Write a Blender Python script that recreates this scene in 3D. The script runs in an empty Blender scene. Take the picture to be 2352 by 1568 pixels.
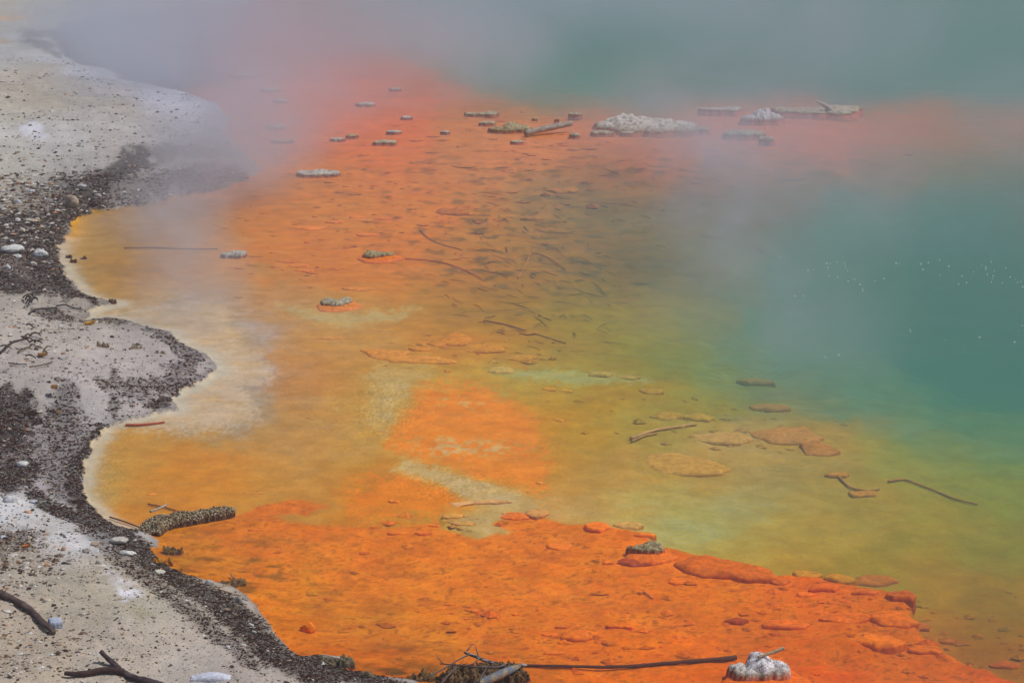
import bpy, math, random
import numpy as np
from mathutils import Vector

# ------------------------------------------------------------------ camera
sc = bpy.context.scene
COL = sc.collection
CAM_H = 3.0
PITCH = math.radians(14.0)
F_PX = 4952.0                      # focal length in the 2352-wide measuring frame
cam_d = bpy.data.cameras.new('camera')
cam = bpy.data.objects.new('camera', cam_d)
COL.objects.link(cam)
cam.location = (0, 0, CAM_H)
cam.rotation_euler = (math.radians(90) - PITCH, 0, 0)
cam_d.sensor_width = 36.0
cam_d.lens = F_PX / 2352.0 * 36.0
cam_d.clip_start = 0.1
cam_d.clip_end = 2000
sc.camera = cam

# ------------------------------------------------------------------ sky, sun, exposure
SUN_EL = math.radians(60)
SUN_AZ = math.radians(80)          # clockwise from +Y (the view direction)
world = bpy.data.worlds.new('World')
sc.world = world
world.use_nodes = True
wn = world.node_tree.nodes
wl = world.node_tree.links
bg = wn['Background']
sky = wn.new('ShaderNodeTexSky')
sky.sky_type = 'NISHITA'
sky.sun_disc = False
sky.sun_elevation = SUN_EL
sky.sun_rotation = SUN_AZ
wl.new(sky.outputs[0], bg.inputs[0])
bg.inputs[1].default_value = 0.07
sun_d = bpy.data.lights.new('sun', 'SUN')
sun_d.energy = 2.9
sun_d.angle = math.radians(0.5)
sun_d.color = (1.0, 0.955, 0.89)
sun = bpy.data.objects.new('sun', sun_d)
COL.objects.link(sun)
S_DIR = Vector((math.sin(SUN_AZ) * math.cos(SUN_EL), math.cos(SUN_AZ) * math.cos(SUN_EL), math.sin(SUN_EL)))
sun.rotation_euler = S_DIR.to_track_quat('Z', 'Y').to_euler()
sc.view_settings.view_transform = 'Standard'
sc.view_settings.look = 'None'
sc.view_settings.exposure = 0.0
sc.view_settings.gamma = 1.0
cy = sc.cycles
cy.max_bounces = 6
cy.diffuse_bounces = 2
cy.glossy_bounces = 2
cy.transmission_bounces = 2
cy.transparent_max_bounces = 24
cy.volume_bounces = 2
cy.use_denoising = True
cy.use_adaptive_sampling = True
cy.adaptive_threshold = 0.02
cy.volume_step_rate = 1.0

# ------------------------------------------------------------------ measuring helpers
cp, sp = math.cos(PITCH), math.sin(PITCH)

def G(px, py, z=0.0):
    """where a spot of the ground or water seen in the photograph lies, at height z"""
    a = (px - 1176.0) / F_PX
    b = (784.0 - py) / F_PX
    dx, dy, dz = a, cp + b * sp, -sp + b * cp
    t = (z - CAM_H) / dz
    return Vector((dx * t, dy * t, z))

def mpp(py):
    """metres covered by one measuring pixel, across the view, on the water at that height"""
    p = G(1176, py)
    return (p - Vector((0, 0, CAM_H))).length / F_PX / 1.0

def to_px(X, Y):
    """ground coordinates in metres -> measuring frame"""
    dy, dz = Y, -CAM_H
    fwd = dy * cp - dz * sp
    up = dy * sp + dz * cp
    return 1176.0 + F_PX * X / fwd, 784.0 - F_PX * up / fwd

def s2l(c):
    c = np.asarray(c, dtype=float) / 255.0
    return np.where(c <= 0.04045, c / 12.92, ((c + 0.055) / 1.055) ** 2.4)

# ------------------------------------------------------------------ numpy noise
_rs = np.random.RandomState(7)
_perm = _rs.permutation(4096)
_val = _rs.uniform(-1, 1, 4096)

def vnoise(x, y, seed=0):
    xi = np.floor(x).astype(np.int64); yi = np.floor(y).astype(np.int64)
    xf = x - xi; yf = y - yi
    u = xf * xf * xf * (xf * (xf * 6 - 15) + 10); v = yf * yf * yf * (yf * (yf * 6 - 15) + 10)
    def h(a, b):
        return _val[_perm[(_perm[(a + seed * 131) & 4095] + b) & 4095]]
    n = (h(xi, yi) * (1 - u) + h(xi + 1, yi) * u) * (1 - v) + (h(xi, yi + 1) * (1 - u) + h(xi + 1, yi + 1) * u) * v
    return n

def fbm(x, y, octv=4, seed=0):
    s = 0; a = 0.5; t = 0
    for k in range(octv):
        s = s + a * vnoise(x * 2 ** k + 17.3 * k, y * 2 ** k - 9.1 * k, seed + k); t += a; a *= 0.5
    return s / t

def smooth(e0, e1, x):
    t = np.clip((x - e0) / (e1 - e0), 0, 1)
    return t * t * (3 - 2 * t)

def sdf(px, py, poly):
    """signed distance to a polygon, negative inside"""
    P = np.asarray(poly, dtype=float)
    d2 = np.full(px.shape, 1e18)
    inside = np.zeros(px.shape, dtype=bool)
    n = len(P)
    for i in range(n):
        ax, ay = P[i]; bx, by = P[(i + 1) % n]
        ex, ey = bx - ax, by - ay
        wx, wy = px - ax, py - ay
        t = np.clip((wx * ex + wy * ey) / (ex * ex + ey * ey + 1e-12), 0, 1)
        ddx, ddy = wx - ex * t, wy - ey * t
        np.minimum(d2, ddx * ddx + ddy * ddy, out=d2)
        c = (ay > py) != (by > py)
        with np.errstate(divide='ignore', invalid='ignore'):
            xi = ex * (py - ay) / (ey if ey != 0 else 1e-12) + ax
        inside ^= c & (px < xi)
    d = np.sqrt(d2)
    return np.where(inside, -d, d)

# ------------------------------------------------------------------ shoreline, shelves, colours of the bed
SHORE = [(900, -60), (640, -18), (590, 4), (540, 18), (450, 20), (300, 30), (200, 45), (150, 60), (128, 68), (110, 74), (118, 84),
         (135, 108), (150, 132), (190, 150), (255, 160), (285, 184), (350, 196), (430, 214), (505, 240), (525, 268),
         (520, 300), (540, 335), (600, 385), (560, 420), (450, 445), (330, 470), (262, 479), (220, 484), (188, 496),
         (166, 516), (150, 545), (136, 562), (133, 585), (145, 622), (160, 645), (185, 670), (215, 684), (250, 690),
         (262, 694), (240, 704), (205, 720), (178, 735), (205, 738), (245, 729), (290, 734), (335, 750), (384, 760),
         (410, 785), (442, 800), (480, 815), (498, 848), (480, 868), (440, 886), (404, 905), (398, 924), (410, 938),
         (380, 945), (330, 954), (290, 964), (250, 976), (226, 1002), (206, 1030), (193, 1062), (188, 1100),
         (195, 1132), (210, 1160), (235, 1190), (270, 1208), (305, 1217), (335, 1222), (362, 1240), (352, 1262),
         (363, 1284), (390, 1303), (432, 1320), (480, 1333), (530, 1345), (570, 1370), (592, 1400), (615, 1430),
         (640, 1462), (664, 1490), (690, 1507), (742, 1504), (792, 1509), (806, 1522), (800, 1538), (862, 1551),
         (950, 1562), (1010, 1590), (1250, 1700), (1700, 2100), (1700, 3000), (-3000, 3000), (-9000, 1500), (-9000, -60),
         (-30000, -230), (30000, -230), (12000, -200), (5000, -170), (2600, -190), (1300, -140)]
# orange terrace in front, raised above the green basin behind it
TERRACE = [(330, 1215), (420, 1180), (545, 1172), (600, 1152), (700, 1140), (750, 1152), (700, 1170), (620, 1180), (720, 1192), (800, 1196),
           (900, 1194), (1000, 1186), (1010, 1206), (1100, 1218), (1180, 1200), (1140, 1184), (1180, 1166), (1250, 1172), (1300, 1186), (1390, 1196), (1470, 1202),
           (1500, 1232), (1560, 1246), (1640, 1264), (1720, 1290), (1830, 1302), (1880, 1298), (1960, 1318), (2040, 1330), (2085, 1365),
           (2100, 1405), (2150, 1445), (2230, 1478), (2300, 1500), (2400, 1530), (2600, 1570), (2900, 1700), (2900, 2600),
           (0, 2600), (0, 1215)]
# main basin: (x, y, colour of the bed, depth in metres)
MAIN = [
 (200, 560, (178, 138, 69), .03), (240, 640, (178, 138, 72), .04), (330, 520, (178, 137, 98), .05), (330, 640, (200, 135, 68), .05), (450, 560, (198, 139, 91), .05),
 (450, 660, (189, 148, 113), .04), (600, 460, (203, 126, 69), .05), (650, 540, (222, 132, 52), .05), (600, 640, (200, 138, 85), .05),
 (350, 710, (178, 164, 126), .02), (500, 720, (184, 165, 140), .03), (450, 770, (183, 171, 144), .02), (600, 700, (190, 146, 107), .04), (560, 780, (173, 164, 144), .03),
 (560, 860, (161, 157, 146), .025), (450, 930, (162, 155, 125), .02), (560, 940, (156, 150, 123), .03), (680, 780, (208, 142, 85), .04), (700, 860, (203, 136, 81), .04),
 (760, 740, (199, 162, 107), .04), (800, 800, (206, 154, 93), .04), (850, 720, (204, 149, 86), .04), (650, 940, (200, 146, 88), .04),
 (300, 1010, (195, 154, 91), .03), (260, 1100, (188, 153, 94), .03), (380, 1040, (205, 135, 51), .04), (450, 1120, (214, 140, 47), .05), (350, 1170, (207, 137, 57), .04),
 (550, 1060, (215, 146, 66), .05), (600, 1130, (207, 147, 74), .05), (700, 1040, (199, 152, 97), .04), (760, 960, (201, 153, 97), .04), (700, 1120, (201, 151, 91), .04),
 (800, 1130, (204, 132, 29), .05), (900, 1100, (201, 132, 20), .05), (960, 1150, (197, 148, 47), .04), (860, 1000, (203, 162, 94), .04), (900, 920, (191, 158, 85), .03),
 (860, 860, (202, 146, 80), .04), (950, 860, (188, 153, 79), .04), (1060, 870, (196, 168, 87), .05), (1180, 870, (192, 172, 95), .06), (1060, 1140, (197, 173, 115), .04), (1150, 1150, (198, 168, 113), .05),
 (1000, 960, (217, 140, 25), .05), (1100, 1000, (220, 142, 34), .06), (1200, 960, (214, 142, 23), .07), (1200, 1060, (210, 144, 43), .07), (1300, 1050, (198, 148, 57), .08),
 (1300, 920, (199, 150, 19), .09), (1400, 950, (188, 148, 18), .12), (1400, 1060, (192, 151, 88), .10), (1300, 1140, (202, 159, 103), .08), (1420, 1160, (203, 165, 100), .11),
 (1500, 960, (175, 158, 85), .19), (1560, 880, (177, 153, 47), .25), (1520, 1150, (188, 176, 104), .15), (1600, 1060, (193, 149, 74), .18), (1600, 1180, (180, 179, 111), .19),
 (1700, 1000, (196, 163, 103), .22), (1700, 1120, (182, 169, 106), .23), (1700, 1240, (200, 165, 80), .2), (1850, 1050, (176, 149, 83), 0.26), (1850, 1180, (195, 162, 79), .28),
 (1850, 1270, (190, 145, 45), .24), (1900, 940, (194, 154, 80), 0.27), (2000, 1120, (180, 153, 73), 0.27), (2000, 1280, (170, 144, 39), .30), (2100, 1000, (165, 158, 70), 0.36),
 (2150, 1150, (172, 150, 57), 0.32), (2150, 1300, (186, 137, 28), .36), (2150, 1420, (190, 115, 15), .32), (2300, 1050, (150, 152, 62), 0.36), (2300, 1200, (154, 140, 45), 0.38), (2300, 1330, (159, 117, 20), .38),
 (2300, 1450, (165, 104, 9), .30), (2450, 1300, (183, 136, 28), .45), (2450, 1450, (194, 116, 17), .3), (2550, 1550, (205, 110, 15), .22),
 (1000, 780, (215, 140, 60), .06), (1100, 800, (210, 138, 36), .09), (1000, 720, (188, 139, 58), .09), (1080, 690, (174, 127, 33), .13), (1200, 780, (195, 138, 26), .14),
 (1200, 840, (191, 146, 54), .13), (1300, 840, (173, 155, 65), .16), (1400, 860, (181, 136, 13), .16), (1400, 800, (165, 146, 39), .26), (1250, 720, (164, 132, 17), .22),
 (1350, 680, (177, 145, 9), .30), (1450, 720, (177, 150, 9), .32), (1550, 780, (150, 150, 41), .42), (1500, 660, (175, 142, 37), .40), (1650, 820, (150, 160, 86), .5), (1600, 700, (140, 145, 80), .7),
 (1750, 760, (120, 150, 110), .8), (1780, 860, (160, 156, 97), .5), (1950, 850, (109, 146, 104), 0.5),
 (1200, 640, (173, 122, 30), .17), (1100, 600, (197, 126, 29), .14), (1000, 600, (216, 129, 29), .10), (1150, 520, (197, 132, 37), .14), (1280, 560, (170, 116, 36), .20),
 (1400, 560, (158, 115, 37), .30), (1350, 460, (141, 110, 58), .24), (1500, 500, (148, 119, 82), .34), (1250, 430, (182, 129, 76), .16), (1400, 620, (146, 110, 30), .36), (1600, 560, (145, 134, 92), .55), (1650, 480, (142, 121, 91), .42),
 (700, 600, (222, 130, 46), .06), (850, 640, (220, 134, 46), .05), (900, 560, (228, 130, 28), .06), (800, 500, (222, 134, 45), .06), (900, 450, (225, 132, 51), .07), (1000, 480, (234, 134, 39), .08),
 (750, 400, (214, 129, 66), .07), (900, 360, (233, 117, 61), .07), (1050, 400, (213, 132, 85), .08), (700, 300, (235, 113, 53), .06), (900, 250, (231, 113, 60), .06), (600, 250, (232, 112, 72), .06), (600, 330, (213, 126, 86), .06),
 (1100, 300, (216, 131, 78), .07), (1250, 290, (241, 130, 58), .07), (1200, 350, (233, 136, 83), .08), (1350, 350, (212, 122, 71), .09), (1500, 350, (211, 111, 62), .11), (1400, 400, (161, 111, 80), .15),
 (1650, 330, (241, 111, 53), .11), (1650, 400, (154, 102, 65), .28), (1800, 330, (227, 112, 63), .14), (1800, 400, (141, 106, 72), .4), (1900, 290, (232, 108, 60), .11), (2050, 300, (212, 107, 66), .15),
 (2050, 350, (149, 109, 75), .3), (2200, 290, (201, 107, 69), .2), (2200, 350, (135, 123, 80), .5), (2350, 280, (201, 110, 71), .25), (2350, 350, (120, 120, 90), .8), (2500, 290, (200, 110, 70), .3),
 (1150, 245, (205, 119, 74), .08), (1400, 262, (221, 107, 68), .10), (1650, 260, (241, 110, 57), .12), (1850, 245, (228, 107, 77), .13), (2050, 250, (209, 108, 71), .16), (2300, 240, (186, 109, 78), .22),
 (800, 150, (228, 104, 60), .07), (950, 180, (217, 115, 70), .09), (700, 60, (173, 99, 71), .15), (600, 120, (206, 111, 82), .08), (560, 40, (183, 88, 66), .06), (850, 60, (131, 105, 79), .35), (450, 120, (110, 100, 97), .1), (200, 80, (115, 109, 101), 0.03), (350, 160, (127, 120, 115), 0.04), (400, 60, (144, 134, 128), 0.05),
 (1950, 470, (90, 140, 110), 1.1), (2200, 450, (60, 130, 110), 1.5), (1850, 560, (90, 140, 110), 1.1), (1850, 680, (90, 145, 110), 0.9), (2200, 620, (50, 130, 110), 1.9), (2200, 760, (50, 130, 110), 1.3),
 (2100, 900, (125, 148, 90), 0.5), (2350, 900, (105, 145, 90), 0.62), (2450, 700, (50, 130, 110), 2.0),
 (1200, 170, (80, 140, 110), .8), (1100, 100, (80, 140, 110), .9), (1400, 170, (80, 140, 110), .9), (1700, 170, (70, 130, 115), 1.3), (2000, 150, (60, 130, 120), 1.6), (2300, 120, (60, 130, 120), 1.6),
 (1300, 50, (60, 130, 110), 1.6), (1700, 40, (50, 125, 115), 1.8), (2200, 20, (50, 125, 120), 2.0), (1000, 20, (60, 125, 115), 1.3), (1400, -100, (50, 120, 110), 2.0), (2200, -120, (50, 120, 110), 2.0),
 (1950, 196, (80, 130, 110), .9), (1500, 215, (99, 130, 105), .5), (2300, 185, (80, 130, 110), .9), (1250, 215, (116, 123, 97), .4),
]
MAIN += [(2200, 950, (130, 148, 80), .46), (2350, 980, (122, 148, 78), .48), (2200, 850, (95, 142, 95), .75), (2300, 800, (70, 138, 100), 1.0), (2050, 820, (110, 146, 105), .62), (2450, 900, (90, 140, 90), .7), (2000, 760, (100, 145, 105), .8)]
FRONT = [
 (420, 1270, (205, 128, 44), .02), (450, 1220, (216, 120, 38), .03), (520, 1300, (218, 124, 34), .04), (600, 1230, (230, 122, 31), .04), (650, 1160, (225, 115, 50), .03), (600, 1330, (234, 123, 29), .04),
 (750, 1240, (238, 131, 24), .05), (700, 1330, (234, 138, 25), .05), (700, 1420, (217, 125, 34), .04), (720, 1480, (217, 109, 40), .03), (850, 1300, (240, 124, 21), .05), (900, 1220, (238, 125, 15), .04),
 (850, 1400, (216, 128, 43), .05), (850, 1490, (214, 106, 43), .04), (1000, 1260, (241, 132, 20), .05), (1000, 1360, (241, 133, 33), .05), (1000, 1460, (235, 135, 37), .05), (1150, 1270, (240, 125, 40), .05),
 (1150, 1380, (238, 125, 45), .05), (1150, 1480, (228, 120, 40), .05), (1200, 1540, (222, 110, 35), .04), (1000, 1530, (192, 97, 47), .03), (1300, 1250, (241, 126, 35), .05), (1300, 1350, (241, 128, 39), .06), (1300, 1450, (236, 120, 30), .06), (1400, 1540, (241, 116, 9), .05),
 (1500, 1300, (241, 121, 31), .05), (1500, 1400, (241, 122, 23), .07), (1500, 1490, (241, 116, 9), .06), (1700, 1350, (241, 125, 12), .06), (1700, 1450, (236, 111, 12), .07), (1600, 1550, (235, 105, 12), .06),
 (1850, 1320, (239, 106, 37), .06), (1900, 1400, (236, 113, 15), .08), (1850, 1490, (240, 105, 4), .07), (1950, 1560, (240, 90, 4), .07), (2030, 1350, (225, 110, 36), .08), (2050, 1450, (226, 114, 9), .1),
 (2100, 1520, (226, 97, 6), .12), (2200, 1490, (235, 106, 16), .12), (2200, 1560, (241, 89, 6), .13), (2330, 1550, (241, 78, 4), .14), (2400, 1620, (234, 91, 9), .14),
]
EDGE_PATCHES = [   # sharp-edged growth and silt on the bed: polygon, colour, softness px, warp px
 ([(930, 884), (1000, 870), (1120, 876), (1190, 910), (1250, 1000), (1262, 1130), (1200, 1118), (1090, 1085), (950, 1050), (896, 1010), (915, 960), (948, 925)], (234, 142, 48), 24, 30),
 ([(880, 1080), (935, 1070), (1010, 1095), (1060, 1120), (1090, 1150), (1000, 1180), (820, 1188), (790, 1160), (800, 1120)], (230, 136, 28), 30, 26),
 ([(930, 1045), (1060, 1080), (1170, 1118), (1190, 1140), (1150, 1160), (1080, 1150), (1010, 1105), (900, 1070)], (205, 176, 122), 12, 12),
 ([(870, 830), (1000, 850), (960, 880), (920, 930), (890, 990), (840, 960), (850, 890)], (200, 170, 112), 22, 18),
 ([(1110, 835), (1300, 832), (1480, 838), (1500, 850), (1330, 862), (1180, 858)], (180, 176, 108), 14, 8),
 ([(640, 690), (730, 715), (900, 705), (960, 700), (900, 730), (800, 745), (700, 730)], (198, 172, 118), 12, 12),
 ([(180, 738), (330, 700), (520, 690), (528, 742), (600, 806), (624, 862), (560, 888), (590, 950), (556, 976), (420, 984), (300, 975), (150, 990)], (204, 178, 140), 22, 14),
]

def interp(px, py, pts, sx, sy, soft=.55):
    W = np.zeros(px.shape); C = np.zeros(px.shape + (3,)); D = np.zeros(px.shape)
    best = np.full(px.shape, 1e18)
    for (x, y, c, d) in pts:
        r2 = ((px - x) / sx) ** 2 + ((py - y) / sy) ** 2
        best = np.minimum(best, r2)
    for (x, y, c, d) in pts:
        r2 = ((px - x) / sx) ** 2 + ((py - y) / sy) ** 2
        w = np.exp(-(r2 - best) * soft)
        W += w; C += w[..., None] * s2l(c); D += w * math.log(d)
    return C / W[..., None], np.exp(D / W)

SHORE_W = [tuple(G(x, max(y, -330))[:2]) for x, y in SHORE]

# land debris: dark wet plant litter band, as polylines with half width px
DEB_LINES = [
 ([(330, 385), (270, 420), (215, 455), (170, 490), (120, 520), (95, 580), (100, 640), (160, 680), (215, 692)], [26, 34, 34, 34, 42, 48, 42, 20, 10]),
 ([(-30, 560), (40, 545), (100, 540)], [40, 45, 40]),
 ([(-40, 660), (30, 672), (90, 682)], [34, 30, 16]),
 ([(340, 938), (405, 925)], [12, 10]),
 ([(-40, 970), (20, 950), (60, 945)], [50, 30, 20]),
 ([(-40, 1050), (20, 1020), (60, 980)], [70, 60, 30]),
 ([(-40, 1130), (40, 1110), (75, 1090)], [45, 40, 25]),
 ([(235, 985), (190, 1040), (170, 1100), (180, 1160), (225, 1200), (290, 1225)], [14, 20, 22, 24, 26, 24]),
 ([(70, 1150), (120, 1185), (190, 1205), (250, 1230), (300, 1265), (350, 1305), (420, 1355), (500, 1400), (560, 1445), (610, 1500), (660, 1545), (740, 1580)], [18, 20, 24, 30, 36, 34, 36, 40, 44, 40, 40, 44]),
 ([(700, 1520), (760, 1545), (840, 1575), (900, 1600)], [26, 30, 34, 40]),
]

HALF_LINES = [([(340, 768), (400, 792), (448, 838), (420, 868), (360, 898), (280, 930), (250, 945)], [12, 20, 26, 22, 24, 16, 14]),
 ([(240, 474), (320, 448), (430, 425), (540, 400)], [16, 24, 26, 20]), ([(270, 410), (350, 380), (430, 368), (520, 362)], [14, 20, 16, 14]), ([(60, 88), (110, 80), (170, 74)], [12, 14, 10]), ([(85, 112), (130, 118)], [14, 12]), ([(190, 135), (250, 158), (300, 178)], [9, 10, 9]), ([(150, 940), (150, 1000), (130, 1060), (150, 1130)], [30, 50, 50, 40]), ([(30, 600), (110, 640), (130, 690)], [60, 50, 24]), ([(90, 470), (150, 450)], [26, 30]),
 ([(90, 735), (190, 745), (300, 750)], [10, 14, 8]), ([(190, 1220), (260, 1290), (330, 1350), (420, 1420), (520, 1500), (600, 1568)], [24, 26, 24, 22, 22, 22]), ([(0, 1290), (60, 1270)], [40, 24]), ([(250, 905), (340, 890)], [24, 16])]

def line_mask(px, py, pts, hw, ysc=1.25):
    m = np.full(px.shape, 9.0)
    for i in range(len(pts) - 1):
        ax, ay = pts[i]; bx, by = pts[i + 1]
        ex, ey = bx - ax, (by - ay) * ysc
        wx, wy = px - ax, (py - ay) * ysc
        t = np.clip((wx * ex + wy * ey) / (ex * ex + ey * ey), 0, 1)
        d = np.hypot(wx - ex * t, wy - ey * t)
        m = np.minimum(m, d / (hw[i] * (1 - t) + hw[i + 1] * t))
    return m

LAND = [   # colour of the bank
 (60, 40, (175, 172, 160)), (300, 10, (170, 168, 165)), (500, 5, (160, 152, 148)), (20, 25, (180, 172, 155)), (60, 75, (160, 158, 150)), (60, 120, (178, 178, 176)), (220, 175, (192, 190, 196)), (120, 200, (182, 172, 158)),
 (380, 225, (190, 190, 202)), (250, 260, (184, 176, 168)), (100, 260, (178, 170, 155)), (440, 270, (188, 186, 198)), (60, 320, (180, 175, 160)), (200, 320, (184, 180, 178)), (350, 330, (175, 170, 170)), (90, 345, (192, 192, 200)),
 (60, 380, (185, 182, 172)), (180, 390, (176, 172, 172)), (300, 400, (165, 156, 152)), (420, 380, (160, 150, 148)), (450, 430, (120, 106, 106)), (520, 370, (150, 138, 136)), (560, 330, (150, 138, 138)), (50, 450, (170, 166, 158)), (130, 430, (165, 160, 155)), (40, 500, (140, 130, 115)), (60, 620, (125, 110, 100)), (160, 650, (150, 140, 135)), (60, 710, (178, 168, 158)), (190, 712, (165, 155, 145)),
 (80, 760, (182, 172, 163)), (200, 790, (186, 176, 170)), (300, 810, (186, 177, 174)), (380, 820, (180, 170, 170)), (250, 860, (190, 180, 177)), (100, 860, (184, 174, 168)), (330, 760, (150, 142, 135)), (200, 910, (188, 180, 178)), (60, 915, (172, 165, 160)),
 (150, 960, (178, 172, 172)), (120, 1040, (182, 176, 178)), (30, 1050, (120, 108, 104)), (100, 1120, (165, 158, 160)), (30, 1200, (195, 195, 198)), (90, 1230, (190, 186, 186)), (160, 1280, (200, 198, 200)), (60, 1280, (170, 158, 145)), (100, 1350, (172, 162, 148)), (250, 1340, (180, 168, 152)),
 (200, 1420, (178, 168, 150)), (330, 1430, (176, 168, 152)), (60, 1500, (180, 166, 148)), (300, 1520, (184, 172, 158)), (450, 1470, (182, 170, 158)), (480, 1540, (184, 174, 165)), (560, 1560, (178, 166, 158)), (-200, 900, (175, 165, 155)), (-200, 400, (178, 172, 160)), (-300, 1400, (178, 166, 150)), (-200, 60, (160, 155, 140)),
]

def fields(X, Y):
    """bed / bank colour (linear), height, land factor, litter factor at ground points"""
    px0, py0 = to_px(X, Y)
    mp = np.clip((CAM_H / np.maximum(np.sin(np.arctan2(CAM_H, Y)), 1e-3)) / F_PX, 0, .02)
    wx = fbm(px0 / 60, py0 / 34, 4, 3); wy = fbm(px0 / 60, py0 / 34, 4, 11) * np.clip((py0 + 60) / 800, .15, 1)
    # main and front bed
    cm, dm = interp(px0 + wx * 60, py0 + wy * 26, MAIN, 75, 42)
    dm2 = interp(px0 + wx * 20, py0 + wy * 10, MAIN, 150, 84, .8)[1]
    kk = smooth(.12, .3, dm2)
    dm = np.exp(np.log(dm) * (1 - kk) + np.log(dm2) * kk)
    cf, df = interp(px0 + wx * 60, py0 + wy * 26, FRONT, 75, 48)
    tw = fbm(px0 / 22, py0 / 13, 4, 21)
    fl0 = fbm(px0 / 7, py0 / 3.6, 4, 27) * 1.6
    for poly, c, soft, warp in EDGE_PATCHES:
        s = sdf(px0 + wx * warp + tw * warp * .5, py0 + wy * warp * .6 + tw * warp * .25, poly)
        k = (1 - smooth(-soft, soft, s + soft * .9 * fl0))[..., None]
        cm = cm * (1 - k) + s2l(c) * k
    # bare flecks in the orange growth, streaked
    fl = fbm(px0 / 16 + 3, py0 / 7, 3, 31)
    zone = np.exp(-(((px0 - 1060) / 130) ** 2 + ((py0 - 1018) / 26) ** 2)) + .6 * np.exp(-(((px0 - 1060) / 90) ** 2 + ((py0 - 915) / 26) ** 2))
    k = (smooth(.0, .32, fl + zone * .5 - .22 + .2 * fl0) * np.clip(zone * 1.4, 0, 1) * .85)[..., None]
    cm = cm * (1 - k) + s2l((212, 178, 128)) * k
    # brown-olive drifts lying in streaks on the middle bed
    st = fbm(px0 / 34 + py0 / 90, py0 / 7.5 - px0 / 240, 4, 41)
    zs = np.exp(-(((px0 - 1200) / 300) ** 2 + ((py0 - 560) / 150) ** 2)) + .8 * np.exp(-(((px0 - 1600) / 500) ** 2 + ((py0 - 375) / 45) ** 2)) + .35 * np.exp(-(((px0 - 850) / 260) ** 2 + ((py0 - 440) / 110) ** 2))
    k = (smooth(.12, .5, st) * np.clip(zs, 0, 1) * .75)[..., None]
    cm = cm * (1 - k) + s2l((95, 75, 40)) * k
    k = (smooth(.1, .5, -st) * np.clip(zs, 0, 1) * .35)[..., None]
    cm = cm * (1 - k) + s2l((225, 140, 50)) * k
    st2 = fbm(px0 / 40 - py0 / 120, py0 / 10 + px0 / 300, 4, 51)
    k = (smooth(.15, .55, st2) * .35)[..., None]
    cf = cf * (1 - k) + s2l((190, 90, 20)) * k
    k = (smooth(-.05, .5, st2) * np.exp(-(((px0 - 540) / 190) ** 2 + ((py0 - 1300) / 80) ** 2)) * .9)[..., None]
    cf = cf * (1 - k) + s2l((120, 85, 40)) * k
    k = (smooth(-.35, .4, st2) * (np.exp(-(((px0 - 960) / 260) ** 2 + ((py0 - 1545) / 32) ** 2)) + .5 * np.exp(-(((px0 - 980) / 160) ** 2 + ((py0 - 1478) / 16) ** 2))))[..., None]
    cf = cf * (1 - k) + s2l((95, 70, 55)) * k
    gr = fbm(px0 / 5.5, py0 / 2.8, 3, 45); gm = fbm(px0 / 26, py0 / 9, 4, 47); g3 = fbm(px0 / 60, py0 / 13, 4, 49)
    cm = cm * np.exp(np.stack([.05 * gr + .04 * gm, .08 * gr + .08 * gm + .07 * g3, .16 * gr + .16 * gm + .2 * g3], -1))
    cf = cf * np.exp(np.stack([.05 * gr + .12 * gm, .08 * gr + .24 * gm + .14 * g3, .16 * gr + .5 * gm + .3 * g3], -1)) * np.array([.98, 1.08, .6])
    st3 = fbm(px0 / 12 - py0 / 60, py0 / 3.2, 3, 53)
    k = (smooth(.12, .5, st3) * (.3 + .3 * smooth(-.2, .4, g3)))[..., None]
    cf = cf * (1 - k) + s2l((146, 70, 24)) * k
    gz0 = np.exp(-(((px0 - 890) / 90) ** 2 + ((py0 - 930) / 80) ** 2)) + np.exp(-(((px0 - 1050) / 130) ** 2 + ((py0 - 1110) / 40) ** 2)) + .6 * np.exp(-(((px0 - 240) / 60) ** 2 + ((py0 - 1080) / 110) ** 2))
    gq = fbm(px0 / 2.6, py0 / 1.6, 2, 57)
    cm = cm * np.exp(.42 * gq * np.clip(gz0, 0, 1))[..., None]
    k = (smooth(.25, .6, st3) * .3 * np.exp(-(((px0 - 900) / 420) ** 2 + ((py0 - 470) / 150) ** 2)))[..., None]
    cm = cm * (1 - k) + s2l((140, 84, 50)) * k
    ts = sdf(px0 + wx * 16 + tw * 7, py0 + wy * 9 + tw * 4, TERRACE)
    kt = (1 - smooth(-4, 5, ts))
    kd = (1 - smooth(-3, 16, ts))
    cw = cm * (1 - kt[..., None]) + cf * kt[..., None]
    sat = (cw[..., 0] - cw[..., 2]) / np.maximum(cw[..., 0], 1e-4)
    cw = cw * np.stack([np.ones_like(sat), .965 - .03 * smooth(.5, .8, sat), 1 - .65 * smooth(.5, .95, sat)], -1)
    dm = dm * .62 * (.55 + .45 * smooth(.5, 2.0, dm))
    dep = dm * (1 - kd) + df * .62 * kd
    # pale rim where the water thins out
    sw = sdf(X, Y, SHORE_W)
    jag = fbm(X * 9, Y * 9, 4, 61) * 1.0
    m_edge = 0.022 * np.clip(Y / 10, .6, 3)
    sj = sw + jag * m_edge * 1.6
    rim = np.exp(-((sj - m_edge * 1.0) / (m_edge * 2.2)) ** 2) * (py0 < 1212) * (py0 > 540) * (sj > 0)
    rim = np.clip(rim, 0, 1)[..., None]
    cw = cw * (1 - rim * .75) + s2l((200, 192, 172)) * rim * .75
    yr = (np.exp(-(((px0 - 165) / 30) ** 2 + ((py0 - 520) / 40) ** 2)))[..., None]
    cw = cw * (1 - yr * .8) + s2l((225, 160, 40)) * yr * .8
    # bank
    Wt = np.zeros(px0.shape); cl = np.zeros(px0.shape + (3,))
    qx, qy = px0 + wx * 40, py0 + wy * 30
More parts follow.
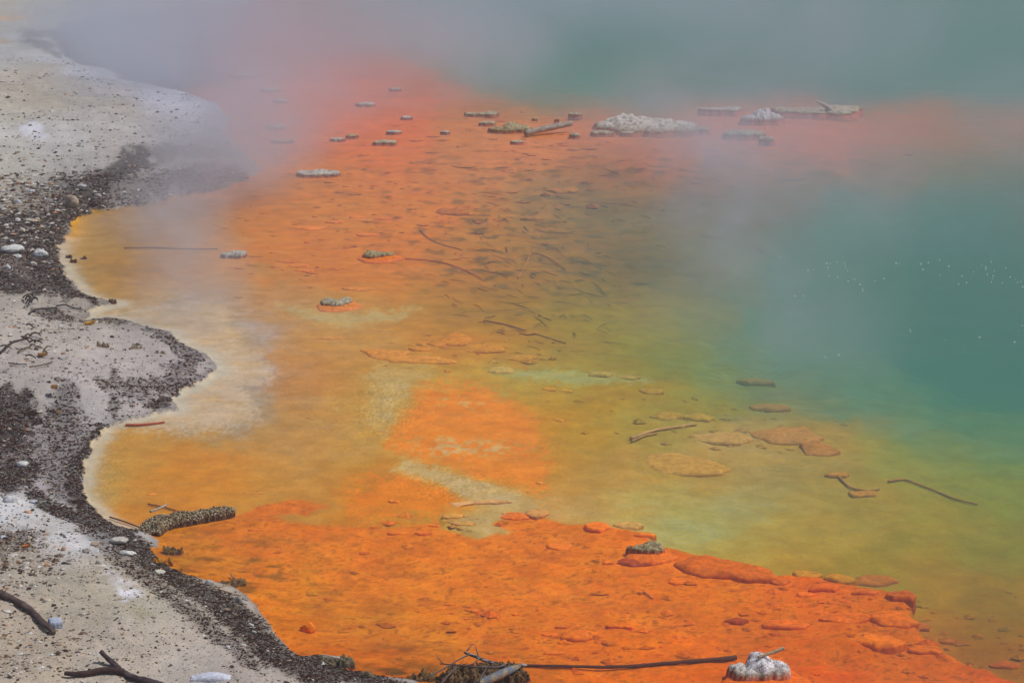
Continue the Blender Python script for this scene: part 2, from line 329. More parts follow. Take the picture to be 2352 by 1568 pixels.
    for x, y, c in LAND:
        w = np.exp(-(((qx - x) / 70) ** 2 + ((qy - y) / 42) ** 2)) + 1e-9
        Wt += w; cl += w[..., None] * s2l(c)
    cl = cl / Wt[..., None] * np.array([.91, .90, .89])
    mt = fbm(X * 2.5, Y * 2.5, 4, 63); mf = fbm(X * 14, Y * 14, 4, 65)
    cl = cl * np.exp(.16 * mt + .16 * mf)[..., None]
    # mineral stains of the bank
    for (x, y, a, b, c, k0) in [(285, 1392, 34, 15, (228, 226, 236), 1), (272, 1362, 22, 9, (210, 208, 212), .8), (255, 1335, 28, 8, (214, 210, 208), .8), (150, 1268, 46, 22, (214, 212, 216), .8), (20, 1175, 40, 22, (218, 218, 220), .8), (40, 1215, 50, 22, (208, 208, 212), .7),
                           (10, 1010, 20, 6, (200, 200, 200), .5), (320, 1446, 34, 12, (150, 142, 105), .5), (10, 55, 50, 6, (195, 150, 95), .8), (12, 116, 32, 7, (196, 150, 90), .8), (40, 20, 30, 8, (185, 165, 110), .6),
                           (230, 180, 90, 16, (205, 205, 214), .7), (420, 245, 90, 26, (200, 200, 214), .7), (85, 335, 20, 20, (210, 210, 222), .8), (110, 145, 60, 14, (196, 196, 202), .6), (160, 72, 40, 14, (96, 92, 88), .8), (75, 108, 14, 12, (120, 118, 122), .7),
                           (10, 352, 40, 16, (205, 202, 196), .6), (60, 100, 60, 8, (190, 190, 195), .5), (330, 1360, 60, 14, (150, 130, 110), .5), (250, 735, 60, 5, (90, 84, 72), .7)]:
        w = np.exp(-(((qx - x + tw * 10) / a) ** 2 + ((qy - y + tw * 6) / b) ** 2) ** 1.5) * k0
        cl = cl * (1 - w[..., None]) + s2l(c) * w[..., None]
    deb = np.full(px0.shape, 9.0)
    for pts, hw in DEB_LINES:
        deb = np.minimum(deb, line_mask(px0 + tw * 22 + wx * 10, py0 + tw * 14, pts, hw))
    deb = 1 - smooth(.6, 1.4, deb)
    half = np.full(px0.shape, 9.0)
    for pts, hw in HALF_LINES:
        half = np.minimum(half, line_mask(px0 + tw * 30 + wx * 14, py0 + tw * 18, pts, hw))
    deb = np.maximum(deb, .58 * (1 - smooth(.5, 1.5, half)))
    cl = cl * (1 - .88 * deb[..., None]) + s2l((40, 29, 26)) * (.88 * deb[..., None])
    land = 1 - smooth(-m_edge * .25, m_edge * .25, sj)
    # wet dark strip right at the edge
    wet = np.exp(-(sj / (m_edge * 1.6)) ** 2) * (sj < 0) * (py0 > 640)
    cl = cl * (1 - .45 * wet[..., None])
    col = cw * (1 - land[..., None]) + cl * land[..., None]
    # heights
    dep = np.minimum(dep, np.clip(sw, 0, None) * .10 + .004)
    zb = -dep + fbm(X * 2.2, Y * 2.2, 4, 71) * np.minimum(dep * .35, .02) + kt * fbm(X * 7, Y * 7, 3, 75) * np.minimum(dep * .3, .012)
    up = np.clip(-sw, 0, None)
    zl = .004 + .05 * (1 - np.exp(-up / .25)) + .05 * np.clip(up, 0, 6) + np.clip(up - 12, 0, 60) * .12
    zl = zl + fbm(X * 1.3, Y * 1.3, 4, 81) * .06 * (1 - np.exp(-up / .6)) + fbm(X * 5, Y * 5, 4, 83) * .022 * (1 - np.exp(-up / .3)) + (fbm(X * 22, Y * 22, 3, 85)) * .010 * (.3 + deb) * (1 - np.exp(-up / .05))
    z = np.where(sw < 0, zl, zb)
    return col, z, land, deb * land, sw

# ------------------------------------------------------------------ mesh helpers
def mesh_obj(name, verts, faces, mat=None, parent=None, smooth_=True, cols=None):
    me = bpy.data.meshes.new(name)
    verts = np.asarray(verts, dtype=np.float32)
    faces = np.asarray(faces, dtype=np.int32)
    me.vertices.add(len(verts)); me.vertices.foreach_set('co', verts.ravel())
    n, k = faces.shape
    me.loops.add(n * k); me.loops.foreach_set('vertex_index', faces.ravel())
    me.polygons.add(n)
    me.polygons.foreach_set('loop_start', np.arange(0, n * k, k, dtype=np.int32))
    me.polygons.foreach_set('loop_total', np.full(n, k, dtype=np.int32))
    me.polygons.foreach_set('use_smooth', np.full(n, smooth_, dtype=bool))
    me.update(calc_edges=True)
    if cols is not None:
        a = me.color_attributes.new('col', 'FLOAT_COLOR', 'POINT')
        c4 = np.ones((len(verts), 4), dtype=np.float32); c4[:, :3] = cols
        a.data.foreach_set('color', c4.ravel())
    if mat: me.materials.append(mat)
    o = bpy.data.objects.new(name, me)
    COL.objects.link(o)
    if parent is not None: o.parent = parent
    return o

def fattr(o, name, v):
    a = o.data.attributes.new(name, 'FLOAT', 'POINT')
    a.data.foreach_set('value', np.asarray(v, dtype=np.float32).ravel())

def tag(o, label=None, cat=None, group=None, kind=None):
    if label: o['label'] = label
    if cat: o['category'] = cat
    if group: o['group'] = group
    if kind or cat: o['kind'] = kind or 'thing'
    return o

class NT:
    """small node-tree writer"""
    def __init__(s, name):
        s.m = bpy.data.materials.new(name); s.m.use_nodes = True
        s.t = s.m.node_tree; s.t.nodes.clear()
        s.out = s.t.nodes.new('ShaderNodeOutputMaterial')
    def n(s, typ, ins=None, **props):
        nd = s.t.nodes.new(typ)
        for k, v in props.items(): setattr(nd, k, v)
        for k, v in (ins or {}).items():
            if hasattr(v, 'links') or isinstance(v, bpy.types.NodeSocket): s.t.links.new(v, nd.inputs[k])
            else: nd.inputs[k].default_value = v
        return nd
    def math(s, op, a, b=0.0, clamp=False):
        nd = s.n('ShaderNodeMath', {0: a, 1: b}, operation=op); nd.use_clamp = clamp
        return nd.outputs[0]
    def mix(s, f, a, b, blend='MIX'):
        nd = s.n('ShaderNodeMix', None, data_type='RGBA', blend_type=blend)
        for sock, v in ((nd.inputs[0], f), (nd.inputs[6], a), (nd.inputs[7], b)):
            if isinstance(v, bpy.types.NodeSocket): s.t.links.new(v, sock)
            else: sock.default_value = v
        return nd.outputs[2]
    def ramp(s, f, a, b, lo=0.0, hi=1.0):
        nd = s.n('ShaderNodeMapRange', {0: f, 1: a, 2: b, 3: lo, 4: hi}); nd.interpolation_type = 'SMOOTHSTEP'
        return nd.outputs[0]
    def noise(s, vec, scale, detail=4, rough=.6, dist=0.0):
        return s.n('ShaderNodeTexNoise', {'Vector': vec, 'Scale': scale, 'Detail': detail, 'Roughness': rough, 'Distortion': dist}).outputs[0]
    def surf(s, sh): s.t.links.new(sh, s.out.inputs[0])
    def vol(s, sh): s.t.links.new(sh, s.out.inputs[1])

def L4(c, k=1.0):
    v = s2l(c) * k
    return (float(v[0]), float(v[1]), float(v[2]), 1)

# ------------------------------------------------------------------ materials
def mat_ground():
    t = NT('ground')
    pos = t.n('ShaderNodeNewGeometry').outputs['Position']
    col = t.n('ShaderNodeAttribute', None, attribute_name='col').outputs['Color']
    land = t.n('ShaderNodeAttribute', None, attribute_name='land').outputs['Fac']
    deb = t.n('ShaderNodeAttribute', None, attribute_name='deb').outputs['Fac']
    n1 = t.noise(pos, 55, 4, .7); n2 = t.noise(pos, 14, 4, .6); n3 = t.noise(pos, 160, 2, .6)
    # bank: mottled grit with dark and pale grains
    g = t.mix(t.ramp(n2, .35, .7), col, (1.12, 1.1, 1.06, 1), 'MULTIPLY')
    g = t.mix(t.math('MULTIPLY', t.ramp(n1, .44, .30), .8), g, (.10, .085, .07, 1))
    g = t.mix(t.math('MULTIPLY', t.ramp(n3, .56, .68), .6), g, (.62, .58, .52, 1))
    g2 = t.mix(t.math('MULTIPLY', t.ramp(n1, .5, .36), deb), g, (.03, .022, .018, 1))
    g2 = t.mix(t.math('MULTIPLY', t.ramp(n3, .62, .7), t.math('MULTIPLY', deb, .5)), g2, (.45, .42, .38, 1))
    # bed: soft mottling, fine grain
    b1 = t.ramp(t.noise(pos, 7, 5, .65), .3, .7, .86, 1.10)
    b2 = t.ramp(t.noise(pos, 70, 3, .7), .3, .7, .90, 1.08)
    b = t.mix(1, col, t.n('ShaderNodeCombineColor', {0: t.math('MULTIPLY', b1, b2), 1: t.math('MULTIPLY', b1, b2), 2: t.math('MULTIPLY', b1, b2)}).outputs[0], 'MULTIPLY')
    c = t.mix(land, b, g2)
    hgt = t.math('ADD', t.math('MULTIPLY', n1, .6), t.math('MULTIPLY', n3, .3))
    bmp = t.n('ShaderNodeBump', {'Strength': t.math('ADD', .10, t.math('MULTIPLY', land, .75)), 'Distance': .012, 'Height': hgt}).outputs[0]
    p = t.n('ShaderNodeBsdfPrincipled', {'Base Color': c, 'Roughness': .9, 'Normal': bmp, 'Specular IOR Level': t.math('MULTIPLY', land, .25)})
    t.surf(p.outputs[0]); return t.m

def mat_attr(name, rough=.8, k=1.0, scale=60, bump=.3, spec=.3):
    t = NT(name)
    pos = t.n('ShaderNodeNewGeometry').outputs['Position']
    col = t.n('ShaderNodeAttribute', None, attribute_name='col').outputs['Color']
    n1 = t.noise(pos, scale, 4, .65)
    f = t.ramp(n1, .3, .7, .75 * k, 1.2 * k)
    c = t.mix(1, col, t.n('ShaderNodeCombineColor', {0: f, 1: f, 2: f}).outputs[0], 'MULTIPLY')
    bmp = t.n('ShaderNodeBump', {'Strength': bump, 'Distance': .01, 'Height': n1}).outputs[0]
    p = t.n('ShaderNodeBsdfPrincipled', {'Base Color': c, 'Roughness': rough, 'Normal': bmp, 'Specular IOR Level': spec})
    t.surf(p.outputs[0]); return t.m

def mat_water():
    t = NT('hot_spring_water')
    pos = t.n('ShaderNodeNewGeometry').outputs['Position']
    mp_ = t.n('ShaderNodeMapping', {'Vector': pos, 'Scale': (1, 2.4, 1)}).outputs[0]
    h = t.math('ADD', t.noise(mp_, 1.4, 3, .5), t.math('MULTIPLY', t.noise(mp_, 9, 3, .55), .18))
    # spreading rings where bubbles break
    ring_h = None
    for (x, y, R) in [(1560, 1218, .34), (1640, 1135, .30), (1820, 1058, .36), (1720, 850, .5)]:
        c = G(x, y)
        d = t.n('ShaderNodeVectorMath', {0: pos, 1: tuple(c)}, operation='DISTANCE').outputs['Value']
        w = t.math('SINE', t.math('MULTIPLY', d, 2 * math.pi / .055))
        w = t.math('MULTIPLY', w, t.ramp(d, 0.02, R, 1, 0))
        ring_h = w if ring_h is None else t.math('ADD', ring_h, w)
    b1 = t.n('ShaderNodeBump', {'Strength': .35, 'Distance': .02, 'Height': h}).outputs[0]
    b2 = t.n('ShaderNodeBump', {'Strength': .35, 'Distance': .006, 'Height': ring_h, 'Normal': b1}).outputs[0]
    fr = t.n('ShaderNodeFresnel', {'IOR': 1.18, 'Normal': b2}).outputs[0]
    gl = t.n('ShaderNodeBsdfGlossy', {'Color': (.8, .85, .9, 1), 'Roughness': .12, 'Normal': b2}).outputs[0]
    tr = t.n('ShaderNodeBsdfTransparent').outputs[0]
    mx = t.n('ShaderNodeMixShader', {0: t.math('MULTIPLY', fr, .6)})
    t.t.links.new(tr, mx.inputs[1]); t.t.links.new(gl, mx.inputs[2])
    t.surf(mx.outputs[0])
    v = t.n('ShaderNodeVolumePrincipled', {'Color': WATER_COL, 'Density': WATER_DEN, 'Anisotropy': .0}).outputs[0]
    t.vol(v); return t.m

WATER_COL = (.215, .51, .41, 1)
WATER_DEN = .78

# ------------------------------------------------------------------ ground sheet
def spaced(a, b, n): return np.linspace(a, b, n)
rows_py = np.concatenate([spaced(3200, 1720, 16)[:-1], spaced(1720, 1200, 190)[:-1], spaced(1200, -20, 400)[:-1], spaced(-20, -330, 40)])
ys = np.array([G(1176, p).y for p in rows_py])
ys = np.concatenate([[-60, -20, -5, 0.0], ys, [120, 200, 400, 900]])
u = np.concatenate([[-40, -15, -6, -3, -1.5, -.9, -.6, -.42], np.linspace(-.32, .32, 720), [.42, .6, .9, 1.5, 3, 6, 15, 40]])
wrow = np.maximum(ys, 2.5)
X = u[None, :] * wrow[:, None]; Y = np.repeat(ys[:, None], len(u), 1)
nr, nc = X.shape
Yc = np.maximum(Y, 1.6)
gc, gz, gland, gdeb, gsw = fields(X, Yc)
idx = np.arange(nr * nc).reshape(nr, nc)
F = np.stack([idx[:-1, :-1], idx[:-1, 1:], idx[1:, 1:], idx[1:, :-1]], -1).reshape(-1, 4)
V = np.stack([X, Y, gz], -1).reshape(-1, 3)
ground = mesh_obj('ground', V, F, mat_ground(), cols=gc.reshape(-1, 3))
fattr(ground, 'land', gland); fattr(ground, 'deb', gdeb)
tag(ground, 'pale sinter bank and orange spring bed', kind='structure')

def ground_at(x, y):
    c, z, l, d, s = fields(np.array([float(x)]), np.array([float(y)]))
    return c[0], float(z[0])

def box_obj(name, lo, hi, mat):
    x0, y0, z0 = lo; x1, y1, z1 = hi
    v = [(x0, y0, z0), (x1, y0, z0), (x1, y1, z0), (x0, y1, z0), (x0, y0, z1), (x1, y0, z1), (x1, y1, z1), (x0, y1, z1)]
    f = [(0, 3, 2, 1), (4, 5, 6, 7), (0, 1, 5, 4), (1, 2, 6, 5), (2, 3, 7, 6), (3, 0, 4, 7)]
    return mesh_obj(name, v, f, mat, smooth_=False)

water = box_obj('water', (-90, 1.5, -3.2), (90, 100, 0), mat_water())
tag(water, 'clear to teal hot spring water', kind='structure')

def uv_sphere(nu=20, nv=12):
    v = [(0, 0, 1)]
    for i in range(1, nv):
        a = math.pi * i / nv
        for j in range(nu):
            b = 2 * math.pi * j / nu
            v.append((math.sin(a) * math.cos(b), math.sin(a) * math.sin(b), math.cos(a)))
    v.append((0, 0, -1))
    f = []
    for j in range(nu): f.append((0, 1 + j, 1 + (j + 1) % nu))
    for i in range(nv - 2):
        for j in range(nu):
            a = 1 + i * nu + j; b = 1 + i * nu + (j + 1) % nu
            f.append((a, a + nu, b)); f.append((b, a + nu, b + nu))
    base = 1 + (nv - 2) * nu
    for j in range(nu): f.append((base + j, len(v) - 1, base + (j + 1) % nu))
    return v, f


#OBJBEGIN
# ------------------------------------------------------------------ 3-D noise and builders
def vnoise3(p, seed=0):
    i = np.floor(p).astype(np.int64); f = p - i
    f = f * f * (3 - 2 * f)
    r = 0
    for dx in (0, 1):
        for dy in (0, 1):
            for dz in (0, 1):
                w = (f[..., 0] if dx else 1 - f[..., 0]) * (f[..., 1] if dy else 1 - f[..., 1]) * (f[..., 2] if dz else 1 - f[..., 2])
                r = r + w * _val[_perm[(_perm[(_perm[(i[..., 0] + dx + seed * 57) & 4095] + i[..., 1] + dy) & 4095] + i[..., 2] + dz) & 4095]]
    return r

def empty(name, loc, rz=0.0):
    o = bpy.data.objects.new(name, None); COL.objects.link(o)
    o.location = loc; o.rotation_euler = (0, 0, rz); o.empty_display_size = .05
    return o

M_CRUST = mat_attr('crust', .85, 1.0, 120, .5, .25)
M_SLAB = mat_attr('coated_slab', .8, 1.0, 45, .2, .1)
M_STONE = mat_attr('bank_stone', .85, 1.0, 90, .5, .3)
M_WOOD = mat_attr('dead_wood', .8, 1.0, 150, .6, .3)
M_LIT = mat_attr('litter', .85, 1.0, 300, .0, .12)

BOX_V = np.array([(-1, -1, -1), (1, -1, -1), (1, 1, -1), (-1, 1, -1), (-1, -1, 1), (1, -1, 1), (1, 1, 1), (-1, 1, 1)], float) * .6
BOX_F = np.array([(0, 3, 2, 1), (4, 5, 6, 7), (0, 1, 5, 4), (1, 2, 6, 5), (2, 3, 7, 6), (3, 0, 4, 7)])

def add_grains(V_, F_, C_, P, S, C, rs):
    """bristly mineral grains grown onto a crust surface"""
    n = len(P)
    G_ = BOX_V[None] * (1 + rs.uniform(-.35, .35, (n, 8, 3))) * (S[:, None, None] * np.array([.9, .9, 1.05]))
    a = rs.uniform(0, 3.1, n); b = rs.normal(0, .5, n)
    ca, sa = np.cos(b)[:, None], np.sin(b)[:, None]
    y, z = G_[..., 1] * ca - G_[..., 2] * sa, G_[..., 1] * sa + G_[..., 2] * ca
    ca, sa = np.cos(a)[:, None], np.sin(a)[:, None]
    G_ = np.stack([G_[..., 0] * ca - y * sa, G_[..., 0] * sa + y * ca, z], -1) + P[:, None, :]
    F2 = (BOX_F[None] + (np.arange(n) * 8)[:, None, None]).reshape(-1, 4) + len(V_)
    return np.vstack([V_, G_.reshape(-1, 3)]), np.vstack([np.asarray(F_), F2]), np.vstack([C_, np.repeat(C, 8, axis=0)])

def heightfield(name, cx, cy, W, D, H, lobes, c_top, c_low, c_gap, knob=.25, kscale=60, wall=4, seed=1, rz=0, parent=None, n=None, base=-.12, wet=.006, mat=None, bx=None, by=None, bristle=1.0):
    """a lumpy crust: lobes are (u, v, ru, rv, h) in units of the half width and half depth"""
    nu = n or int(min(110, max(34, W / .006))); nv = max(20, int(nu * max(.35, min(1, D / W))))
    u = np.linspace(-1.15, 1.15, nu); v = np.linspace(-1.15, 1.15, nv)
    U, Vv = np.meshgrid(u, v)
    X0, Y0 = U * W / 2, Vv * D / 2
    wob = .16 * fbm(U * 2.2 + seed, Vv * 2.2, 3, seed) ; wob2 = .16 * fbm(U * 2.2, Vv * 2.2 - seed, 3, seed + 5)
    f = np.full(U.shape, -9.0)
    for (lu, lv, ru, rv, lh) in lobes:
        r = np.hypot((U - lu + wob) / ru, (Vv - lv + wob2) / rv)
        g = np.where(r < 1, lh * (1 - r ** wall) ** .5 if wall > 2 else lh * (1 - r ** 2) ** .5, -(r - 1) * 3.2 * max(1.0, .09 / H))
        f = np.maximum(f, g)
    k1 = fbm(X0 * kscale, Y0 * kscale, 3, seed + 9)
    k2 = 1 - np.abs(fbm(X0 * kscale * .45 + 4, Y0 * kscale * .45, 2, seed + 14)) * 2
    big = fbm(X0 * 6 / max(W, .1) + seed, Y0 * 6 / max(W, .1), 3, seed + 21)
    amp = min(.5 * H, .02 * W + .010) * knob * 2.6
    ridg = 1 - 2 * np.abs(fbm(X0 * 14 / max(W, .12) + 9, Y0 * 14 / max(W, .12) + seed, 3, seed + 31))
    z = H * f * (.92 + .3 * big + .22 * (ridg - .5)) + np.where(f > -.4, amp * (k1 * .9 + (k2 - .6) * .5), 0)
    z = np.maximum(z, base)
    ids = np.arange(nu * nv).reshape(nv, nu)
    Fq = np.stack([ids[:-1, :-1], ids[:-1, 1:], ids[1:, 1:], ids[1:, :-1]], -1).reshape(-1, 4)
    keep = (z.ravel()[Fq] > base + 1e-5).any(1)
    Fq = Fq[keep]
    used = np.unique(Fq); remap = -np.ones(nu * nv, int); remap[used] = np.arange(len(used)); Fq = remap[Fq]
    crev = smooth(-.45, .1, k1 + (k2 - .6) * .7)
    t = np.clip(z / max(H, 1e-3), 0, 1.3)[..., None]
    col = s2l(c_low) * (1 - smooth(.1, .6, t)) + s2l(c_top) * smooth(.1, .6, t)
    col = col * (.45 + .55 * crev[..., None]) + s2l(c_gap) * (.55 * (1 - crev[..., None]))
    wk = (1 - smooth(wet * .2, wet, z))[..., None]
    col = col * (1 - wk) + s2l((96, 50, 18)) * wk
    uk = (1 - smooth(-.014, -.002, z))[..., None]
    bedc = ground_at(bx if bx is not None else cx, by if bx is not None else cy)[0]
    col = col * (1 - uk) + (s2l((200, 84, 15)) * .45 + bedc * .5) * uk
    V_ = np.stack([X0, Y0, z], -1).reshape(-1, 3)[used]; C_ = col.reshape(-1, 3)[used]
    rs = np.random.RandomState(seed + 400)
    ok = np.where(V_[:, 2] > .003)[0]
    if len(ok) and bristle:
        pick = ok[rs.randint(0, len(ok), int(min(1600, 500 + len(ok) * .6)))]
        sz = np.clip(W * .014, .0022, .009) * bristle
        V_, Fq, C_ = add_grains(V_, Fq, C_, V_[pick] + rs.uniform(-.4, .4, (len(pick), 3)) * sz - np.array([0, 0, .3]) * sz, sz * rs.uniform(.5, 1.3, len(pick)), C_[pick] * rs.uniform(.85, 1.2, (len(pick), 1)), rs)
    o = mesh_obj(name, V_, Fq, mat or M_CRUST, parent, cols=np.clip(C_, 0, .9))
    if parent is None:
        o.location = (cx, cy, 0); o.rotation_euler = (0, 0, rz)
    return o

def slab_mesh(name, W, D, T, col, seed, parent=None, pts=None, mat=None, tilt=0.0, side=None):
    """a flat broken sheet of coated sinter: irregular outline, real thickness, worn edge"""
    rs = np.random.RandomState(seed)
    na = 40; a = np.linspace(0, 2 * np.pi, na, endpoint=False)
    if pts is None:
        nc = rs.randint(6, 10); ca_ = np.sort((np.arange(nc) + rs.uniform(-.3, .3, nc)) / nc * 2 * np.pi); cr = rs.uniform(.68, 1.06, nc)
        cx_, cy_ = np.cos(ca_) * cr, np.sin(ca_) * cr
        tt = np.linspace(0, nc, na, endpoint=False); i_ = tt.astype(int) % nc; f_ = tt - tt.astype(int)
        qx, qy = cx_[i_] * (1 - f_) + cx_[(i_ + 1) % nc] * f_, cy_[i_] * (1 - f_) + cy_[(i_ + 1) % nc] * f_
        a = np.arctan2(qy, qx); r = np.hypot(qx, qy) * (1 + rs.uniform(-.035, .035, na))
        ox, oy = np.cos(a) * r * W / 2, np.sin(a) * r * D / 2
    else:
        P = np.array(pts, float); n = len(P); tt = np.linspace(0, n, na, endpoint=False); i = tt.astype(int); f = (tt - i)[:, None]
        Q = P[i % n] * (1 - f) + P[(i + 1) % n] * f
        ox, oy = Q[:, 0] * W / 2, Q[:, 1] * D / 2
        ox = ox + rs.uniform(-.02, .02, na) * W; oy = oy + rs.uniform(-.02, .02, na) * D
    rings = [(1.03, -.06), (1.0, T * .05), (.97, T * .45), (.90, T * .74), (.78, T * .92), (.6, T * 1.02), (.35, T * 1.08), (.1, T * 1.1)]
    V_ = []; C_ = []
    for k, (s, z) in enumerate(rings):
        x, y = ox * s, oy * s
        nz = T * .6 * fbm(x * 14 + seed, y * 12, 3, seed % 50) if k > 2 else 0
        zz = z + nz + tilt * y * (1 if k > 0 else 0)
        V_.append(np.stack([x, y, np.broadcast_to(zz, x.shape)], -1))
        c = np.array(col, float)[None, :] * (1 + .14 * fbm(x * 25, y * 25 + seed, 3, 4))[:, None]
        if k < 2: c = (np.array(side)[None, :] if side is not None else c * .85) * np.ones((na, 1))
        C_.append(c)
    F_ = []
    for k in range(len(rings) - 1):
        for j in range(na):
            F_.append((k * na + j, k * na + (j + 1) % na, (k + 1) * na + (j + 1) % na, (k + 1) * na + j))
    V_ = np.concatenate(V_); C_ = np.concatenate(C_)
    lastc = len(rings) - 1
    V_ = np.vstack([V_, V_[lastc * na:].mean(0)]); C_ = np.vstack([C_, C_[-1]])
    c0 = len(V_) - 1
    for j in range(0, na, 2):
        F_.append((lastc * na + j, lastc * na + j + 1, lastc * na + (j + 2) % na, c0))
    return mesh_obj(name, V_, F_, mat or M_SLAB, parent, cols=C_)

def stone_mesh(name, W, D, H, c, seed, parent=None, dirt=(120, 105, 88)):
    rs = np.random.RandomState(seed)
    v, f = uv_sphere(22, 14)
    v = np.array(v, float)
    N = rs.normal(size=(13, 3)); N /= np.linalg.norm(N, axis=1)[:, None]; cc = rs.uniform(.62, 1.0, 13)
    r = np.full(len(v), 1.05)
    for n_, c_ in zip(N, cc):
        d = v @ n_
        r = np.minimum(r, np.where(d > .2, c_ / np.maximum(d, .2), 9))
    p = v * r[:, None] * (1 + .07 * vnoise3(v * 4 + seed, 3) + .04 * vnoise3(v * 9 + seed, 5))[:, None]
    col = s2l(c) * (1 + .22 * vnoise3(v * 3 + seed, 8) + .15 * vnoise3(v * 11 + seed, 9))[:, None]
    k = smooth(.2, .55, vnoise3(v * 5 - seed, 12))[:, None] * .5
    col = col * (1 - k) + s2l(dirt) * k
    p = p * np.array([W / 2, D / 2, H / 2])
    quads = [q if len(q) == 4 else (q[0], q[1], q[2], q[2]) for q in f]
    me = bpy.data.meshes.new(name)
    me.from_pydata([tuple(x) for x in p], [], [tuple(q) for q in f]); me.update()
    a = me.color_attributes.new('col', 'FLOAT_COLOR', 'POINT')
    c4 = np.ones((len(p), 4), np.float32); c4[:, :3] = np.clip(col, 0, 1)
    a.data.foreach_set('color', c4.ravel()); me.materials.append(M_STONE)
    for pl in me.polygons: pl.use_smooth = rs.rand() < 2
    o = bpy.data.objects.new(name, me); COL.objects.link(o)
    if parent is not None: o.parent = parent
    return o

def tube_mesh(name, P, R, col, seed=1, parent=None, sides=8, rough=.15, mat=None, col2=None):
    """bark-covered stick through points P (metres) with radii R"""
    P = np.array([tuple(p) for p in P], float); R = np.array(R, float)
    n0 = len(P); m = max(6, n0 * 5)
    t = np.linspace(0, n0 - 1, m); i = np.minimum(t.astype(int), n0 - 2); f = t - i
    def cat(A):
        A0 = A[np.maximum(i - 1, 0)]; A1 = A[i]; A2 = A[i + 1]; A3 = A[np.minimum(i + 2, n0 - 1)]
        ff = f[:, None] if A.ndim > 1 else f
        return .5 * (2 * A1 + (A2 - A0) * ff + (2 * A0 - 5 * A1 + 4 * A2 - A3) * ff ** 2 + (3 * A1 - A0 - 3 * A2 + A3) * ff ** 3)
    Q = cat(P); r = np.interp(t, np.arange(n0), R)
    T_ = np.gradient(Q, axis=0); T_ /= np.linalg.norm(T_, axis=1)[:, None] + 1e-9
    up = np.array([0, 0, 1.0]); S = np.cross(T_, up); S /= np.linalg.norm(S, axis=1)[:, None] + 1e-9; B = np.cross(S, T_)
    rs = np.random.RandomState(seed)
    V_ = []; 
    for k in range(m):
        a = np.linspace(0, 2 * np.pi, sides, endpoint=False)
        rr = r[k] * (1 + rough * rs.uniform(-1, 1, sides))
        V_.append(Q[k] + (np.cos(a) * rr)[:, None] * S[k] + (np.sin(a) * rr)[:, None] * B[k])
    V_ = np.concatenate(V_)
    F_ = []
    for k in range(m - 1):
        for j in range(sides):
            F_.append((k * sides + j, k * sides + (j + 1) % sides, (k + 1) * sides + (j + 1) % sides, (k + 1) * sides + j))
    for e in (0, m - 1):
        c0 = len(V_); V_ = np.vstack([V_, V_[e * sides:(e + 1) * sides].mean(0)])
        for j in range(0, sides, 2):
            q = (e * sides + j, e * sides + j + 1, e * sides + (j + 2) % sides, c0)
            F_.append(q if e else q[::-1])
    cc = s2l(col) * (1 + .3 * rs.uniform(-1, 1, len(V_)))[:, None]
    if col2 is not None:
        k = (rs.rand(len(V_)) < .35)[:, None]
        cc = np.where(k, s2l(col2), cc)
    return mesh_obj(name, V_, F_, mat or M_WOOD, parent, cols=cc)

# ------------------------------------------------------------------ crusted rocks standing out of the water
LB1 = [(0, 0, 1, 1, 1)]
LB_LONG = [(-.55, 0, .5, .8, .8), (0, .05, .6, .9, 1), (.55, -.05, .5, .7, .8)]
LB_HEART = [(-.5, .15, .5, .8, .9), (.05, -.45, .55, .6, .8), (.55, .25, .48, .75, 1)]
LB_TAIL = [(-.35, 0, .65, .95, 1), (.25, .05, .4, .6, .7), (.72, .1, .28, .45, .8)]
LB_WEDGE = [(.3, 0, .68, 1, 1), (-.3, -.1, .5, .7, .6), (-.75, -.15, .3, .4, .5)]
LB_PEAK = [(-.5, -.2, .5, .6, .45), (.05, .1, .45, .9, 1.25), (.5, -.1, .45, .7, .8), (-.1, -.5, .6, .4, .5)]
LB_ISLE = [(-.25, .25, .45, .6, 1.1), (.2, 0, .62, .75, .85), (.62, 0, .38, .6, .6), (-.68, .0, .34, .45, .5), (-.25, -.35, .4, .5, .45), (.3, -.6, .35, .35, .4), (.7, -.55, .28, .3, .35), (.0, .5, .25, .35, 1.0)]
LB_REEF = [(-.75, .1, .3, .5, .55), (-.35, 0, .35, .55, .6), (.05, 0, .4, .6, .6), (.5, .05, .42, .85, 1), (.75, .1, .25, .6, .9)]
PALE = ((188, 176, 150), (156, 136, 104), (88, 72, 54)); GREY = ((194, 188, 178), (168, 152, 136), (128, 112, 98)); DARK = ((178, 162, 122), (140, 114, 76), (66, 50, 32)); WHITE = ((232, 228, 230), (176, 162, 136), (84, 68, 58))
